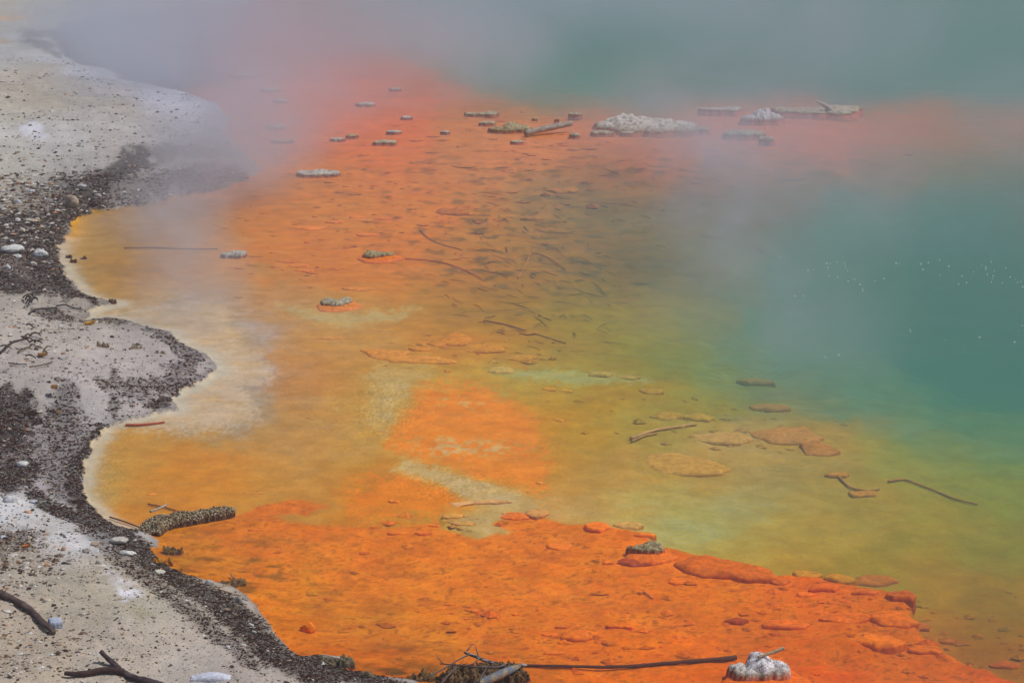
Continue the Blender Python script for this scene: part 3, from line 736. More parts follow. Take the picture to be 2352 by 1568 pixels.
ROCKS = [ # base-line centre x, y, width, height (measuring px), lobes, colours, plate, label
 (866, 592, 72, 21, LB_TAIL, DARK, 1, 'dark knobbly oblong crust with a narrow tail, sitting on a bright orange plate'),
 (769, 703, 76, 25, LB_HEART, PALE, 1, 'heart-shaped knobbly grey crust standing on an orange plate in tan water'),
 (1484, 1267, 84, 25, LB_WEDGE, DARK, 1, 'low brown wedge of crust beside the ring ripples, dark red slab below it'),
 (1749, 1556, 142, 66, LB_PEAK, WHITE, 1, 'large white-topped rock with a stick on it, in the deep orange foreground water'),
 (729, 404, 95, 23, LB_LONG, GREY, 0, 'broad pale crust standing alone in orange water under thin steam'),
 (534, 590, 58, 19, LB_WEDGE, GREY, 0, 'hazy grey crust at the end of a sunken line in steam'),
 (633, 294, 44, 14, LB1, GREY, 0, 'flat pale stone with a white rim, front one of the hazy left cluster'),
 (641, 234, 34, 13, LB1, GREY, 0, 'small hazy grey stone just in front of the whitish double stone'),
 (619, 209, 46, 15, LB_HEART, GREY, 0, 'whitish double stone in thick steam'),
 (560, 176, 66, 10, LB_LONG, GREY, 0, 'faint pale streak of crust, farthest in the steam by the bank'),
 (839, 242, 44, 13, LB1, GREY, 0, 'hazy pale stone alone in pinkish steamed water'),
 (908, 206, 28, 8, LB1, GREY, 0, 'barely visible low stone, the farthest one out in the pink steam'),
 (775, 322, 34, 9, LB1, GREY, 0, 'small pale flat stone, left one of a touching pair'),
 (809, 314, 30, 10, LB1, DARK, 0, 'small brown stone, right one of a touching pair'),
 (884, 330, 54, 13, LB_LONG, PALE, 0, 'row of low crust bumps with a thin stick lying in front'),
 (905, 305, 34, 8, LB1, GREY, 0, 'thin pale stone just behind the row of low crust bumps'),
 (646, 327, 52, 8, LB_REEF, DARK, 0, 'very low brown crust in front of the flat pale stone'),
 (1022, 305, 22, 8, LB1, GREY, 0, 'tiny hazy stone standing alone left of the pointed rock'),
 (934, 272, 30, 5, LB1, GREY, 0, 'thin faint stone barely breaking the pink water'),
 (1106, 266, 80, 16, LB_REEF, PALE, 0, 'long low crust with a hooked end behind the pointed rock'),
 (1119, 285, 38, 12, LB1, PALE, 0, 'rounded pale stone between the hooked crust and the pointed rock'),
 (1172, 302, 96, 32, LB_PEAK, DARK, 0, 'pointed dark-sided rock beside the driftwood log'),
 (1188, 328, 32, 9, LB1, PALE, 0, 'small round stone in front of the near end of the driftwood log'),
 (1322, 265, 30, 13, LB1, PALE, 0, 'small rounded stone alone behind the driftwood log'),
 (1320, 313, 24, 15, LB1, PALE, 0, 'small knobbly stone touching the far end of the driftwood log'),
 (1279, 277, 12, 8, LB1, DARK, 0, 'tiny dark nub behind the middle of the driftwood log'),
 (1228, 275, 14, 8, LB1, DARK, 0, 'tiny brown nub between the pointed rock and the lone rounded stone'),
 (1485, 304, 236, 60, LB_ISLE, ((212, 206, 194), (168, 150, 124), (126, 112, 94)), 0, 'largest whitish island of sinter, broad and humped'),
 (1386, 308, 56, 14, LB_LONG, PALE, 0, 'low fluted crust at the left foot of the largest island'),
 (1441, 307, 34, 10, LB1, PALE, 0, 'small oval crust in front of the largest island'),
 (1614, 300, 36, 17, LB1, PALE, 0, 'rounded stone just off the right end of the largest island'),
 (1660, 256, 96, 18, LB_REEF, GREY, 0, 'low grey crust joined to the left of the white hump'),
 (1752, 278, 100, 46, LB_PEAK, ((214, 210, 210), (176, 164, 154), (136, 124, 116)), 0, 'steep white hump between the low grey crust and the long reef'),
 (1886, 264, 200, 30, LB_REEF, PALE, 0, 'long narrow reef of fluted crust with a driftwood stub on top'),
 (1712, 313, 92, 24, LB_LONG, PALE, 0, 'brownish low crust in front of the white hump'),
 (1762, 322, 34, 16, LB1, PALE, 0, 'small rounded stone at the right end of the brownish low crust'),
]
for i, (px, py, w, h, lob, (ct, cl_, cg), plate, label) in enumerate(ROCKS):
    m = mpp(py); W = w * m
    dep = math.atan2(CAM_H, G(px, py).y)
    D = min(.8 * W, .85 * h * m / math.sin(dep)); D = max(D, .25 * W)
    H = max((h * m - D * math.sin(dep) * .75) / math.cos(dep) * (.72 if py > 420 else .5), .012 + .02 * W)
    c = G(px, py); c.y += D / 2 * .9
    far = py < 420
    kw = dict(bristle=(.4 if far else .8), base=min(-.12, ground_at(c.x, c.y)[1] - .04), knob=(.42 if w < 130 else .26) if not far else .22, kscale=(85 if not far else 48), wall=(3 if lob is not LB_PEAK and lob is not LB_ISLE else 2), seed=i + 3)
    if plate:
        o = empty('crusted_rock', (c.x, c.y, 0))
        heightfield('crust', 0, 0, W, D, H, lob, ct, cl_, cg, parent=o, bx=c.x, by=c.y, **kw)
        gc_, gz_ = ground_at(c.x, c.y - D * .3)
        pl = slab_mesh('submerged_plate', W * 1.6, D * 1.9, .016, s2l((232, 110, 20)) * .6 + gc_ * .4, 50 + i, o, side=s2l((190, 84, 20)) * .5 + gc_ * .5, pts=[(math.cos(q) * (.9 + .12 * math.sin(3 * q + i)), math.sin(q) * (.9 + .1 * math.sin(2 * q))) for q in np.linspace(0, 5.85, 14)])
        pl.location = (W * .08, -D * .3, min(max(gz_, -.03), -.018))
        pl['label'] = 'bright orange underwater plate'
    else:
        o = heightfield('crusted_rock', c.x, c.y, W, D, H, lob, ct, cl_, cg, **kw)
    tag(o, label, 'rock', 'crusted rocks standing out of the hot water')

# encrusted ridge running out from the dark bank
pts = [(338, 1226), (360, 1208), (392, 1199), (430, 1194), (470, 1186), (505, 1180), (538, 1174)]
W0 = [G(x, y) for x, y in pts]
rs = np.random.RandomState(5)
cen = np.array([tuple(p) for p in W0]); ctr = cen.mean(0)
L_ = np.linspace(0, len(pts) - 1, 150); li = np.minimum(L_.astype(int), len(pts) - 2); lf = (L_ - li)[:, None]
ax = cen[li] * (1 - lf) + cen[li + 1] * lf
tn = np.gradient(ax, axis=0); tn /= np.linalg.norm(tn, axis=1)[:, None]
nm = np.stack([-tn[:, 1], tn[:, 0], np.zeros(150)], -1)
sN = np.linspace(-1, 1, 34)
SS, LL = np.meshgrid(sN, np.arange(150))
hw = np.interp(np.linspace(0, 1, 150), [0, .1, .4, .8, .93, 1], [.055, .058, .048, .038, .026, .010]) * (1 + .2 * fbm(np.linspace(0, 9, 150), np.zeros(150), 3, 33))
PX = ax[:, None, 0] + nm[:, None, 0] * SS * hw[:, None]; PY = ax[:, None, 1] + nm[:, None, 1] * SS * hw[:, None]
k1 = fbm(PX * 130, PY * 130, 3, 9); k2 = fbm(PX * 14, PY * 14, 3, 19)
PZ = (np.clip(1 - np.abs(SS) ** 2.6, 0, 1)) ** .6 * hw[:, None] * .6 * (1 + .18 * k2) * np.interp(np.linspace(0, 1, 150), [0, .12, 1], [.2, 1, .9])[:, None] + k1 * .010 * (np.abs(SS) < .98) - .02 * (np.abs(SS) > .97)
rc = s2l((178, 164, 136)) * smooth(-.3, .5, k1)[..., None] + s2l((84, 68, 50)) * (1 - smooth(-.3, .5, k1)[..., None])
wk = (1 - smooth(.0, .02, PZ))[..., None]; rc = rc * (1 - wk) + s2l((70, 34, 14)) * wk
ids = np.arange(150 * 34).reshape(150, 34)
FQ = np.stack([ids[:-1, :-1], ids[1:, :-1], ids[1:, 1:], ids[:-1, 1:]], -1).reshape(-1, 4)
RV, RC = np.stack([PX - ctr[0], PY - ctr[1], PZ], -1).reshape(-1, 3), rc.reshape(-1, 3)
ok = np.where(RV[:, 2] > .002)[0]; rsg = np.random.RandomState(88); pick = ok[rsg.randint(0, len(ok), 4200)]
gcol_ = s2l(np.array([(186, 172, 142), (156, 136, 104), (70, 52, 40), (116, 94, 68), (214, 204, 184)]))[rsg.choice(5, 4200, p=[.28, .27, .2, .2, .05])]
RV, FQ, RC = add_grains(RV, FQ, RC, RV[pick] + rsg.uniform(-.004, .004, (4200, 3)), rsg.uniform(.002, .0055, 4200), gcol_, rsg)
ridge = mesh_obj('encrusted_log', RV, FQ, M_CRUST, cols=RC)
ridge.location = (ctr[0], ctr[1], 0)
tag(ridge, 'long grey encrusted log reaching from the dark bank between tan and orange water', 'log')

# ------------------------------------------------------------------ slabs lying under the water
SLABS = [ # centre x, y, width, height (px), thickness m, shade, outline, label
 (880, 815, 118, 34, .02, (232, 128, 45), [(-1, .85), (-.4, 1), (1, .5), (.8, -.2), (.95, -.9), (.2, -1), (-.25, -.8), (-.65, 0)], 'angular orange slab with a pointed left corner, leftmost of the broken sheets'),
 (966, 826, 172, 24, .02, (230, 130, 45), [(-1, .3), (-.4, 1), (.6, .4), (1, -.6), (.8, -1), (0, -.9), (-.8, -.6)], 'long orange slab with a straight front edge above the pale green channel'),
 (965, 803, 64, 12, .02, (225, 130, 40), None, 'small flat orange slab behind the long straight-edged slab'),
 (1050, 782, 100, 40, .035, (222, 138, 30), None, 'thick rounded ochre slab on top of the broken sheets'),
 (1005, 790, 60, 16, .02, (220, 130, 40), None, 'tilted ochre slab left of the thick rounded slab'),
 (1112, 800, 120, 30, .025, (215, 138, 30), None, 'wide ochre slab right of the thick rounded slab'),
 (1150, 851, 78, 22, .02, (228, 132, 45), None, 'oval orange slab alone in the pale green channel'),
 (1190, 824, 110, 18, .03, (210, 135, 45), None, 'dim ochre slab behind the oval slab in the green channel'),
 (1378, 862, 70, 18, .03, (205, 135, 25), None, 'mustard slab at the right end of the pale green channel'),
 (1440, 868, 70, 14, .03, (205, 140, 60), None, 'narrow dim slab just right of the mustard slab'),
 (1262, 894, 40, 12, .015, (225, 135, 45), None, 'small pointed slab, left one of a little pair in ochre water'),
 (1302, 899, 44, 9, .015, (225, 135, 45), None, 'small slab with a dark front edge, right one of a little pair'),
 (1284, 965, 34, 10, .015, (225, 125, 40), None, 'lone little orange pebble in smooth ochre water'),
 (1562, 1068, 236, 66, .05, (222, 145, 70), [(-1, .6), (-.8, -.1), (-.35, -.85), (.2, -1), (.8, -.85), (1, -.4), (.6, .4), (0, .95), (-.6, 1)], 'huge rounded tan slab, clearest of the big sunken slabs'),
 (1660, 1012, 180, 40, .06, (222, 148, 85), None, 'big dim slab with a shaded front edge, behind the huge tan slab'),
 (1800, 1006, 190, 60, .06, (215, 140, 85), None, 'wide blurred slab deep in green water, right of the big dim slab'),
 (1880, 1036, 110, 40, .06, (205, 125, 75), None, 'brownish blurred slab in front of the deep blue-grey shadow'),
 (1530, 958, 90, 24, .05, (218, 140, 75), None, 'dim slab behind the sunken white stick, left half of a double slab'),
 (1606, 962, 90, 26, .05, (220, 142, 80), None, 'dim slab with a dark cleft, right half of a double slab'),
 (1770, 938, 110, 26, .06, (205, 140, 90), None, 'faint slab far out in the green water behind the blurred slabs'),
 (1500, 900, 70, 16, .05, (205, 145, 75), None, 'faint small slab off the end of the mustard channel slabs'),
 (1730, 880, 120, 18, .06, (190, 145, 100), None, 'faintest grey-pink slab near the teal water'),
 (1925, 1092, 70, 14, .04, (215, 140, 50), None, 'small orange-edged slab beside the thin sunken branch'),
 (1980, 1136, 84, 20, .04, (218, 135, 60), None, 'small split slab just below the thin sunken branch'),
 (905, 1152, 38, 10, .015, (225, 130, 35), None, 'single oval pebble at the edge of the tan silt'),
 (1240, 1110, 24, 8, .012, (190, 150, 90), None, 'small dull pebble near the tip of the orange patch'),
 (345, 1135, 44, 8, .01, (225, 130, 60), None, 'small reddish flat stone in the near cove'),
 (590, 1133, 36, 7, .01, (225, 130, 60), None, 'faint reddish flat stone behind the encrusted log'),
 (1104, 1157, 150, 20, .02, (232, 118, 45), [(-1, 0), (-.7, .35), (-.1, .7), (.5, 1), (1, .35), (.5, -.1), (-.2, -.3), (-.75, -1)], 'long crooked orange bar lying across the pale silt'),
 (1038, 1187, 64, 15, .018, (230, 125, 50), None, 'oval orange slab left below the crooked bar'),
 (1060, 1203, 66, 15, .018, (230, 122, 40), None, 'twin oval slab touching the front of the other oval'),
 (1178, 1185, 90, 26, .022, (228, 112, 35), None, 'orange slab below the right end of the crooked bar'),
 (1235, 1180, 60, 24, .02, (228, 115, 25), None, 'bright orange slab at the tip of the terrace edge'),
 (1368, 1213, 68, 26, .03, (238, 125, 40), None, 'round orange slab with a dark crescent under its front'),
 (1440, 1208, 84, 24, .03, (232, 118, 45), None, 'bulging slab on the terrace edge behind the brown wedge crust'),
 (1482, 1231, 60, 12, .022, (230, 118, 45), None, 'thin slab right behind the brown wedge crust'),
 (1286, 1256, 66, 22, .022, (236, 122, 40), None, 'rough slab in the middle of the terrace, left of the wedge crust'),
 (1466, 1293, 112, 32, .03, (205, 62, 28), None, 'dark red tapering slab in front of the brown wedge crust'),
 (1400, 1292, 40, 14, .018, (236, 125, 45), None, 'little bright slab touching the left end of the dark red slab'),
 (1665, 1308, 230, 66, .045, (236, 112, 38), [(-1, .4), (-.85, -.3), (-.45, -.75), (.05, -.75), (.45, -1), (1, -.9), (.9, -.2), (.4, .4), (-.2, .9), (-.7, 1)], 'great flat orange slab with a long dark front edge near the rings'),
 (1560, 1336, 60, 22, .018, (236, 118, 35), None, 'small curved slab in front of the left end of the great slab'),
 (1790, 1338, 60, 20, .03, (228, 108, 45), None, 'chunky slab at the right end of the great flat slab'),
 (1850, 1322, 90, 26, .035, (228, 105, 45), None, 'leftmost slab of the rubble heap on the terrace rim'),
 (1925, 1333, 100, 26, .035, (226, 105, 45), None, 'second slab from the left along the back of the rubble heap'),
 (1890, 1352, 84, 24, .03, (230, 110, 40), None, 'rounded slab in the front row of the rubble heap'),
 (2010, 1336, 130, 36, .045, (228, 106, 45), None, 'largest slab at the back corner of the rubble heap'),
 (1985, 1362, 84, 16, .03, (226, 108, 45), None, 'low slab under the shadowed crack of the rubble heap'),
 (1850, 1366, 60, 14, .022, (232, 110, 35), None, 'small slab below the rounded one of the rubble heap'),
 (2065, 1372, 84, 34, .045, (218, 100, 45), None, 'slab leaning over the steep right rim of the terrace'),
 (2040, 1425, 150, 50, .04, (222, 108, 35), None, 'broad worn slab on the right shoulder of the terrace'),
 (1940, 1420, 140, 34, .03, (228, 108, 30), None, 'flat slab left of the broad worn slab'),
 (1810, 1436, 140, 34, .03, (232, 105, 28), None, 'wide slab with a curved front crack in the open orange'),
 (2000, 1474, 170, 44, .035, (230, 112, 20), [(-1, .5), (-.8, -.2), (-.35, -.5), (.05, -1), (.6, -.8), (1, -.3), (.6, .6), (-.3, .9)], 'long slab with a wavy dark front, low on the right terrace'),
 (2125, 1494, 90, 28, .035, (222, 112, 22), None, 'bright-topped slab at the lower end of the terrace rim'),
 (2110, 1440, 70, 24, .035, (210, 98, 35), None, 'slab hanging on the terrace rim below the leaning one'),
 (2185, 1476, 70, 14, .03, (200, 105, 40), None, 'thin dim slab beyond the terrace rim in olive water'),
 (1690, 1430, 66, 14, .03, (205, 78, 25), None, 'small dark red slab alone in open orange water'),
 (1322, 1462, 84, 30, .03, (236, 116, 30), None, 'round slab with a strong dark crescent, near the bottom'),
 (1404, 1478, 44, 14, .012, (120, 95, 45), None, 'olive-brown stone right of the round crescent slab'),
 (1425, 1440, 70, 12, .018, (234, 112, 30), [(-1, .7), (-.3, .4), (1, -.5), (.9, -1), (0, -.5), (-.8, .1)], 'narrow slanting slab above the olive-brown stone'),
 (1290, 1440, 44, 12, .018, (230, 112, 35), None, 'little slab just behind the round crescent slab'),
 (1265, 1458, 44, 12, .015, (230, 112, 35), None, 'little slab left of the round crescent slab'),
 (1270, 1500, 56, 14, .02, (230, 112, 35), None, 'small slab in front and left of the round crescent slab'),
 (915, 1225, 74, 12, .018, (215, 95, 15), None, 'long reddish slab in the upper left of the front terrace'),
 (975, 1226, 50, 12, .016, (222, 105, 20), None, 'small reddish slab right behind the long reddish one'),
 (1000, 1208, 36, 7, .012, (220, 110, 25), None, 'tiny slab above the small reddish slab'),
 (582, 1217, 34, 9, .015, (205, 90, 30), None, 'small brick-red stone near the encrusted log'),
 (1182, 1412, 22, 8, .01, (230, 115, 40), None, 'tiny slab at the right edge of the cobbled patch'),
 (1090, 1404, 24, 8, .012, (235, 122, 50), None, 'small pale-topped cobble in the cobbled patch'),
 (1062, 1420, 34, 8, .012, (235, 120, 50), None, 'dark-edged cobble at the front of the cobbled patch'),
 (718, 525, 108, 14, .022, (236, 125, 45), None, 'wide thin orange slab, leftmost in the streaky far shallows'),
 (770, 511, 50, 9, .02, (234, 118, 45), None, 'small slab behind the right end of the wide thin slab'),
 (845, 540, 60, 12, .02, (234, 120, 40), None, 'slab with a curved dark front, right of the wide thin slab'),
 (818, 499, 44, 8, .018, (234, 118, 45), None, 'small dark-edged slab in the streaky far shallows'),
 (1042, 487, 86, 20, .035, (220, 122, 60), None, 'bowl-shaped slab by the brown streaks, with a dark left rim'),
 (880, 503, 50, 8, .018, (232, 118, 45), None, 'thin slab between the small dark-edged slab and the bowl-shaped one'),
 (685, 610, 60, 12, .018, (230, 125, 60), None, 'orange slab left of the dark oblong crust'),
 (700, 622, 52, 10, .018, (215, 105, 50), None, 'reddish slab with a dark line under it'),
 (650, 600, 44, 9, .015, (232, 122, 60), None, 'pinkish slab, farthest left of the three by the oblong crust'),
 (765, 777, 80, 8, .012, (230, 122, 60), None, 'thin reddish bar in tan water below the heart-shaped crust'),
 (820, 664, 90, 12, .015, (228, 125, 60), None, 'flat reddish sheet behind the heart-shaped crust'),
 (710, 960, 26, 6, .008, (205, 140, 90), None, 'tiny pale pebble alone on the wide tan flat'),
 (1760, 296, 10, 5, .02, (210, 110, 70), None, 'tiny sunken stone by the brownish low crust'),
 (2310, 1530, 80, 24, .04, (232, 100, 15), None, 'orange slab in the bottom corner of the view'),
 (1220, 505, 60, 12, .05, (200, 130, 60), None, 'dim ochre slab among the brown streaks'),
 (1290, 440, 90, 14, .05, (205, 125, 65), None, 'dim orange slab at the far edge of the brown streaks'),
]
for i, (px, py, w, h, T, c, outl, label) in enumerate(SLABS):
    m = mpp(py); W = w * m
    p = G(px, py); dep = math.atan2(CAM_H, p.y)
    # where it lies on the bed: follow the line of sight down to the bed
    z0 = ground_at(p.x, p.y)[1]; q = G(px, py, z0); z0 = min(ground_at(q.x, q.y)[1], -.004); q = G(px, py, z0)
    D = max(h * m / math.sin(dep) * .8, W * .16)
    gcol = ground_at(q.x, q.y)[0]
    T = T * (.42 if z0 > -.06 else .3)
    T2 = min(T * 1.1, max(-z0 * .9, .004))
    mx_ = .25 if z0 > -.08 else .6
    cc = (gcol * (1 - mx_) + s2l(c) * np.array([1, .92, .5]) * mx_) * (1.1 if z0 > -.08 else .98) if c[1] > 80 else s2l((186, 78, 34)) * .9
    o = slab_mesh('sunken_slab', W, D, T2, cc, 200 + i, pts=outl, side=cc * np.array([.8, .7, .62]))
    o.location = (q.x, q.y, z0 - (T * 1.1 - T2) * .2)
    o.rotation_euler = (0, 0, 0 if outl else random.Random(i).uniform(-.12, .12))
    tag(o, label, 'slab', 'orange coated slabs lying under the water')

# round orange pebble just awash by the dark bank
p = G(707, 1440)
o = stone_mesh('orange_pebble', 34 * mpp(1440), 28 * mpp(1440), .05, (245, 130, 15), 77, dirt=(225, 105, 10))
o.location = (p.x, p.y, -.006)
tag(o, 'bright orange rounded pebble just breaking the water near the dark bank', 'pebble')

# ------------------------------------------------------------------ wood
def gp(px, py, lift=0.0):
    p = G(px, py)
    z = ground_at(p.x, p.y)[1]
    if z > 0: p = G(px, py, z)
    return Vector((p.x, p.y, max(z, p.z) + lift)) if z > 0 else Vector((p.x, p.y, lift))

def bedp(px, py, lift=0.0):
    p = G(px, py); z = ground_at(p.x, p.y)[1]; p = G(px, py, z); z = ground_at(p.x, p.y)[1]
    return Vector((p.x, p.y, min(z + lift, -.003)))

def stick(name, pts, r0, r1, col, label, cat, group=None, on='land', col2=None, lift=None, seed=1, rough=.18):
    R = np.linspace(r0, r1, len(pts))
    P = []
    for k, q in enumerate(pts):
        up = (q[2] if len(q) > 2 else 0.0)
        P.append((gp(q[0], q[1], R[k] * .7 + up) if on == 'land' else bedp(q[0], q[1], R[k] + .003 + up)))
    c = sum(P, Vector()) / len(P); c.z = min(p.z for p in P)
    o = tube_mesh(name, [p - c for p in P], R, col, seed, col2=col2, rough=rough)
    o.location = c
    if label: tag(o, label, cat, group)
    return o, c

GW = 'dead branches and twigs on the bank'
stick('fallen_branch', [(-30, 1360), (10, 1372), (60, 1398), (95, 1430), (124, 1456)], .015, .010, (78, 60, 58), 'thick dark branch lying slantwise, cut off by the left edge', 'branch', GW, col2=(110, 92, 84))
o, c = stick('forked_branch', [(232, 1528, .05), (262, 1540, .02), (295, 1556), (345, 1572), (420, 1600)], .008, .015, (62, 48, 52), None, None, col2=(92, 78, 78))
root = empty('forked_branch', c); o.parent = root; o.location = (0, 0, 0); o.name = 'main_stem'
P = [gp(148, 1554, .014) - c, gp(190, 1555, .014) - c, gp(240, 1550, .02) - c, gp(285, 1552, .014) - c]
tube_mesh('side_stem', P, [.007, .010, .011, .010], (66, 44, 42), 4, root)
root.name = 'fallen_branch'
tag(root, 'dark forked branch lying at the bottom beside the long white bar', 'branch', GW)
stick('twig', [(422, 1362), (440, 1372), (464, 1392)], .004, .002, (92, 72, 62), 'thin reddish twig alone on bare sand near the dark litter', 'twig', GW)
stick('twig', [(130, 704), (150, 701), (165, 707), (190, 712)], .006, .004, (70, 62, 58), 'short dark twig right of the curved one behind the tan spit', 'twig', GW)
stick('twig', [(66, 722), (80, 712), (105, 710), (130, 708), (128, 716)], .006, .004, (66, 62, 62), 'curved dark twig with a hooked end on the sand', 'twig', GW)
stick('twig', [(10, 747), (50, 746), (95, 742)], .005, .004, (62, 60, 58), 'straight dark twig lying along the sand', 'twig', GW)
stick('twig', [(264, 832), (285, 828), (302, 828)], .005, .004, (74, 64, 62), 'single dark twig on the grey spit', 'twig', GW)
stick('twig', [(0, 812), (18, 795), (35, 785), (60, 780)], .007, .005, (60, 54, 50), 'dark bent twig at the left edge beside the twig tangle', 'twig', GW)
stick('twig', [(20, 834), (40, 837), (62, 837)], .004, .003, (88, 76, 66), 'faint thin twig lying below the twig tangle', 'twig', GW)
stick('twig', [(68, 844), (92, 840), (120, 832)], .004, .003, (110, 84, 66), 'reddish thin twig right below the twig tangle', 'twig', GW)
stick('twig', [(252, 1188), (290, 1200), (332, 1216)], .004, .003, (104, 80, 58), 'long thin twig reaching over the near cove to the encrusted log', 'twig', GW)
stick('twig', [(0, 1308), (8, 1296), (13, 1284)], .005, .003, (205, 196, 180), 'short white stem at the left edge', 'twig', GW)
stick('twig', [(18, 1308), (45, 1282), (70, 1262)], .005, .003, (196, 182, 160), 'long pale stem leaning over the brown litter', 'twig', GW)
stick('twig', [(346, 1202, .05), (362, 1196, .05), (384, 1188, .055)], .006, .004, (178, 166, 150), 'bleached splinter lying on the root of the encrusted log', 'twig', GW)
stick('twig', [(478, 1342), (505, 1350), (535, 1336), (530, 1318)], .004, .003, (150, 120, 84), 'looping tan stem over the water beside the litter', 'twig', GW)
stick('twig', [(500, 1354), (530, 1364), (552, 1370)], .004, .004, (130, 100, 70), 'straight tan stem just in front of the looping stem', 'twig', GW)

# sunken sticks
GS = 'sticks lying under the water'
stick('sunken_stick', [(289, 979), (320, 979), (350, 976), (378, 972)], .007, .005, (190, 90, 55), 'reddish straight stick in the shallow cove beside the tan spit', 'stick', GS, 'bed')
stick('sunken_stick', [(1448, 1008), (1500, 995), (1545, 984), (1600, 976)], .009, .006, (206, 160, 92), 'pale thick sunken stick in front of the double slab', 'stick', GS, 'bed')
stick('sunken_stick', [(1450, 1014), (1480, 1004), (1510, 1000)], .006, .005, (196, 148, 76), 'short stub beside the near end of the pale thick stick', 'stick', GS, 'bed')
stick('sunken_stick', [(2040, 1108), (2070, 1102), (2100, 1108), (2150, 1126), (2200, 1145), (2245, 1160)], .006, .004, (196, 130, 65), 'thin curved branch, farthest right in the olive-green water', 'stick', GS, 'bed')
stick('sunken_stick', [(1925, 1100), (1955, 1122), (1990, 1130), (2020, 1128)], .005, .004, (198, 130, 65), 'thin branch running down to the small split slab', 'stick', GS, 'bed')
stick('sunken_stick', [(1100, 1528), (1170, 1530), (1300, 1536), (1430, 1534), (1560, 1524), (1640, 1516), (1690, 1512)], .004, .009, (96, 52, 34), 'very long thin dark stick running to the large white-topped rock', 'stick', GS, 'bed')
stick('sunken_stick', [(285, 572), (350, 571), (420, 574), (500, 574)], .005, .004, (150, 112, 84), 'long straight dark stick under steam in the far cove', 'stick', GS, 'bed')
stick('sunken_stick', [(340, 1130 + 30), (380, 1168), (420, 1180)], .004, .003, (150, 90, 50), 'faint thin stick behind the root of the encrusted log', 'stick', GS, 'bed')
stick('sunken_stick', [(965, 530), (985, 550), (1020, 565), (1062, 576)], .004, .003, (150, 100, 55), 'dark curved stick at the left end of the brown streaks', 'stick', GS, 'bed')
stick('sunken_stick', [(930, 596), (1000, 604), (1060, 620), (1105, 640)], .005, .004, (215, 110, 60), 'red-orange stick trailing right from the dark oblong crust', 'stick', GS, 'bed')
stick('sunken_stick', [(1190, 640), (1210, 600), (1222, 585), (1260, 592), (1300, 618)], .006, .004, (200, 125, 45), 'bent ochre branch in the middle of the brown streaks', 'stick', GS, 'bed')
stick('sunken_stick', [(1110, 738), (1160, 748), (1230, 768), (1300, 790)], .005, .003, (160, 110, 50), 'long dark stick slanting into the green basin', 'stick', GS, 'bed')
stick('sunken_stick', [(1980, 1200 + 272), (2010, 1462)], .006, .005, (120, 60, 30), 'short dark stick on the long wavy slab', 'stick', GS, 'bed')
stick('sunken_stick', [(1478, 1360), (1490, 1372), (1500, 1382)], .004, .003, (230, 150, 80), 'tiny pale sliver of wood on the open orange bed', 'stick', GS, 'bed')

# driftwood log by the pointed rock, stub on the reef, stick on the white-topped rock
A, B = G(1206, 309), G(1312, 297)
P = [A + Vector((0, 0, .01)), A.lerp(B, .35) + Vector((0, 0, .03)), A.lerp(B, .7) + Vector((0, 0, .045)), B + Vector((0, 0, .055))]
o = tube_mesh('driftwood_log', [p - A for p in P], [.026, .030, .030, .022], (150, 138, 124), 8, sides=12, rough=.12, col2=(176, 166, 152)); o.location = A
tag(o, 'grey driftwood log half out of the orange water beside the pointed rock', 'log')
A = G(1908, 262) + Vector((0, .12, .03))
o = tube_mesh('driftwood_stub', [(-.12, .04, .075), (-.06, .02, .045), (0, 0, .01), (.03, 0, -.02)], [.010, .020, .026, .02], (176, 166, 150), 9, sides=12, rough=.2, col2=(205, 198, 186)); o.location = A
tag(o, 'pale broken driftwood stub sticking up from the long narrow reef', 'driftwood')
A = G(1755, 1556) + Vector((0, .07, .058))
o = tube_mesh('stick', [(-.015, -.01, -.004), (.02, .0, .004), (.05, .005, .012), (.078, .01, .022)], [.005, .006, .006, .007], (168, 150, 118), 10, sides=10, rough=.15, col2=(196, 182, 150)); o.location = A
tag(o, 'short pale stick resting on the large white-topped rock', 'stick')

# branch with bare twigs at the bottom edge, on a brown mound
br = empty('bare_branch', G(1140, 1545))
c0 = br.location.copy()
def rel(px, py, up): 
    p = G(px, py, up); return p - c0
tube_mesh('main_stem', [rel(1066, 1497, .05), rel(1090, 1506, .045), rel(1125, 1520, .035), rel(1165, 1526, .03), rel(1210, 1527, .02)], [.004, .006, .007, .007, .005], (84, 70, 74), 21, br, col2=(190, 182, 176))
for (a, b_, cc, r) in [((1072, 1494), (1079, 1486), (1086, 1478), .003), ((1100, 1508), (1096, 1496), (1092, 1483), .003), ((1078, 1502), (1050, 1516), (1018, 1537), .003), ((1160, 1527), (1120, 1532), (1010, 1523), .0045),
                       ((1018, 1523), (1008, 1512), (1000, 1500), .002), ((1030, 1528), (1000, 1545), (960, 1562), .003), ((1050, 1530), (1020, 1560), (1005, 1580), .003), ((1100, 1512), (1085, 1524), (1070, 1528), .003), ((1120, 1530), (1105, 1555), (1100, 1575), .003)]:
    tube_mesh('twig', [rel(a[0], a[1], .045), rel(b_[0], b_[1], .05), rel(cc[0], cc[1], .03)], [r, r * .8, r * .5], (104, 92, 90), 22, br, sides=6)
tag(br, 'bare grey branch with many side twigs over the brown mound at the bottom', 'branch')

P = [G(1100, 1572, .02), G(1140, 1552, .035), G(1180, 1535, .03), G(1200, 1525, .01)]
o = tube_mesh('weathered_board', [p - P[0] for p in P], [.016, .017, .013, .006], (150, 140, 116), 23, sides=6, rough=.1, col2=(110, 120, 134)); o.location = P[0]
tag(o, 'weathered grey-green split board leaning out of the brown mound', 'board')

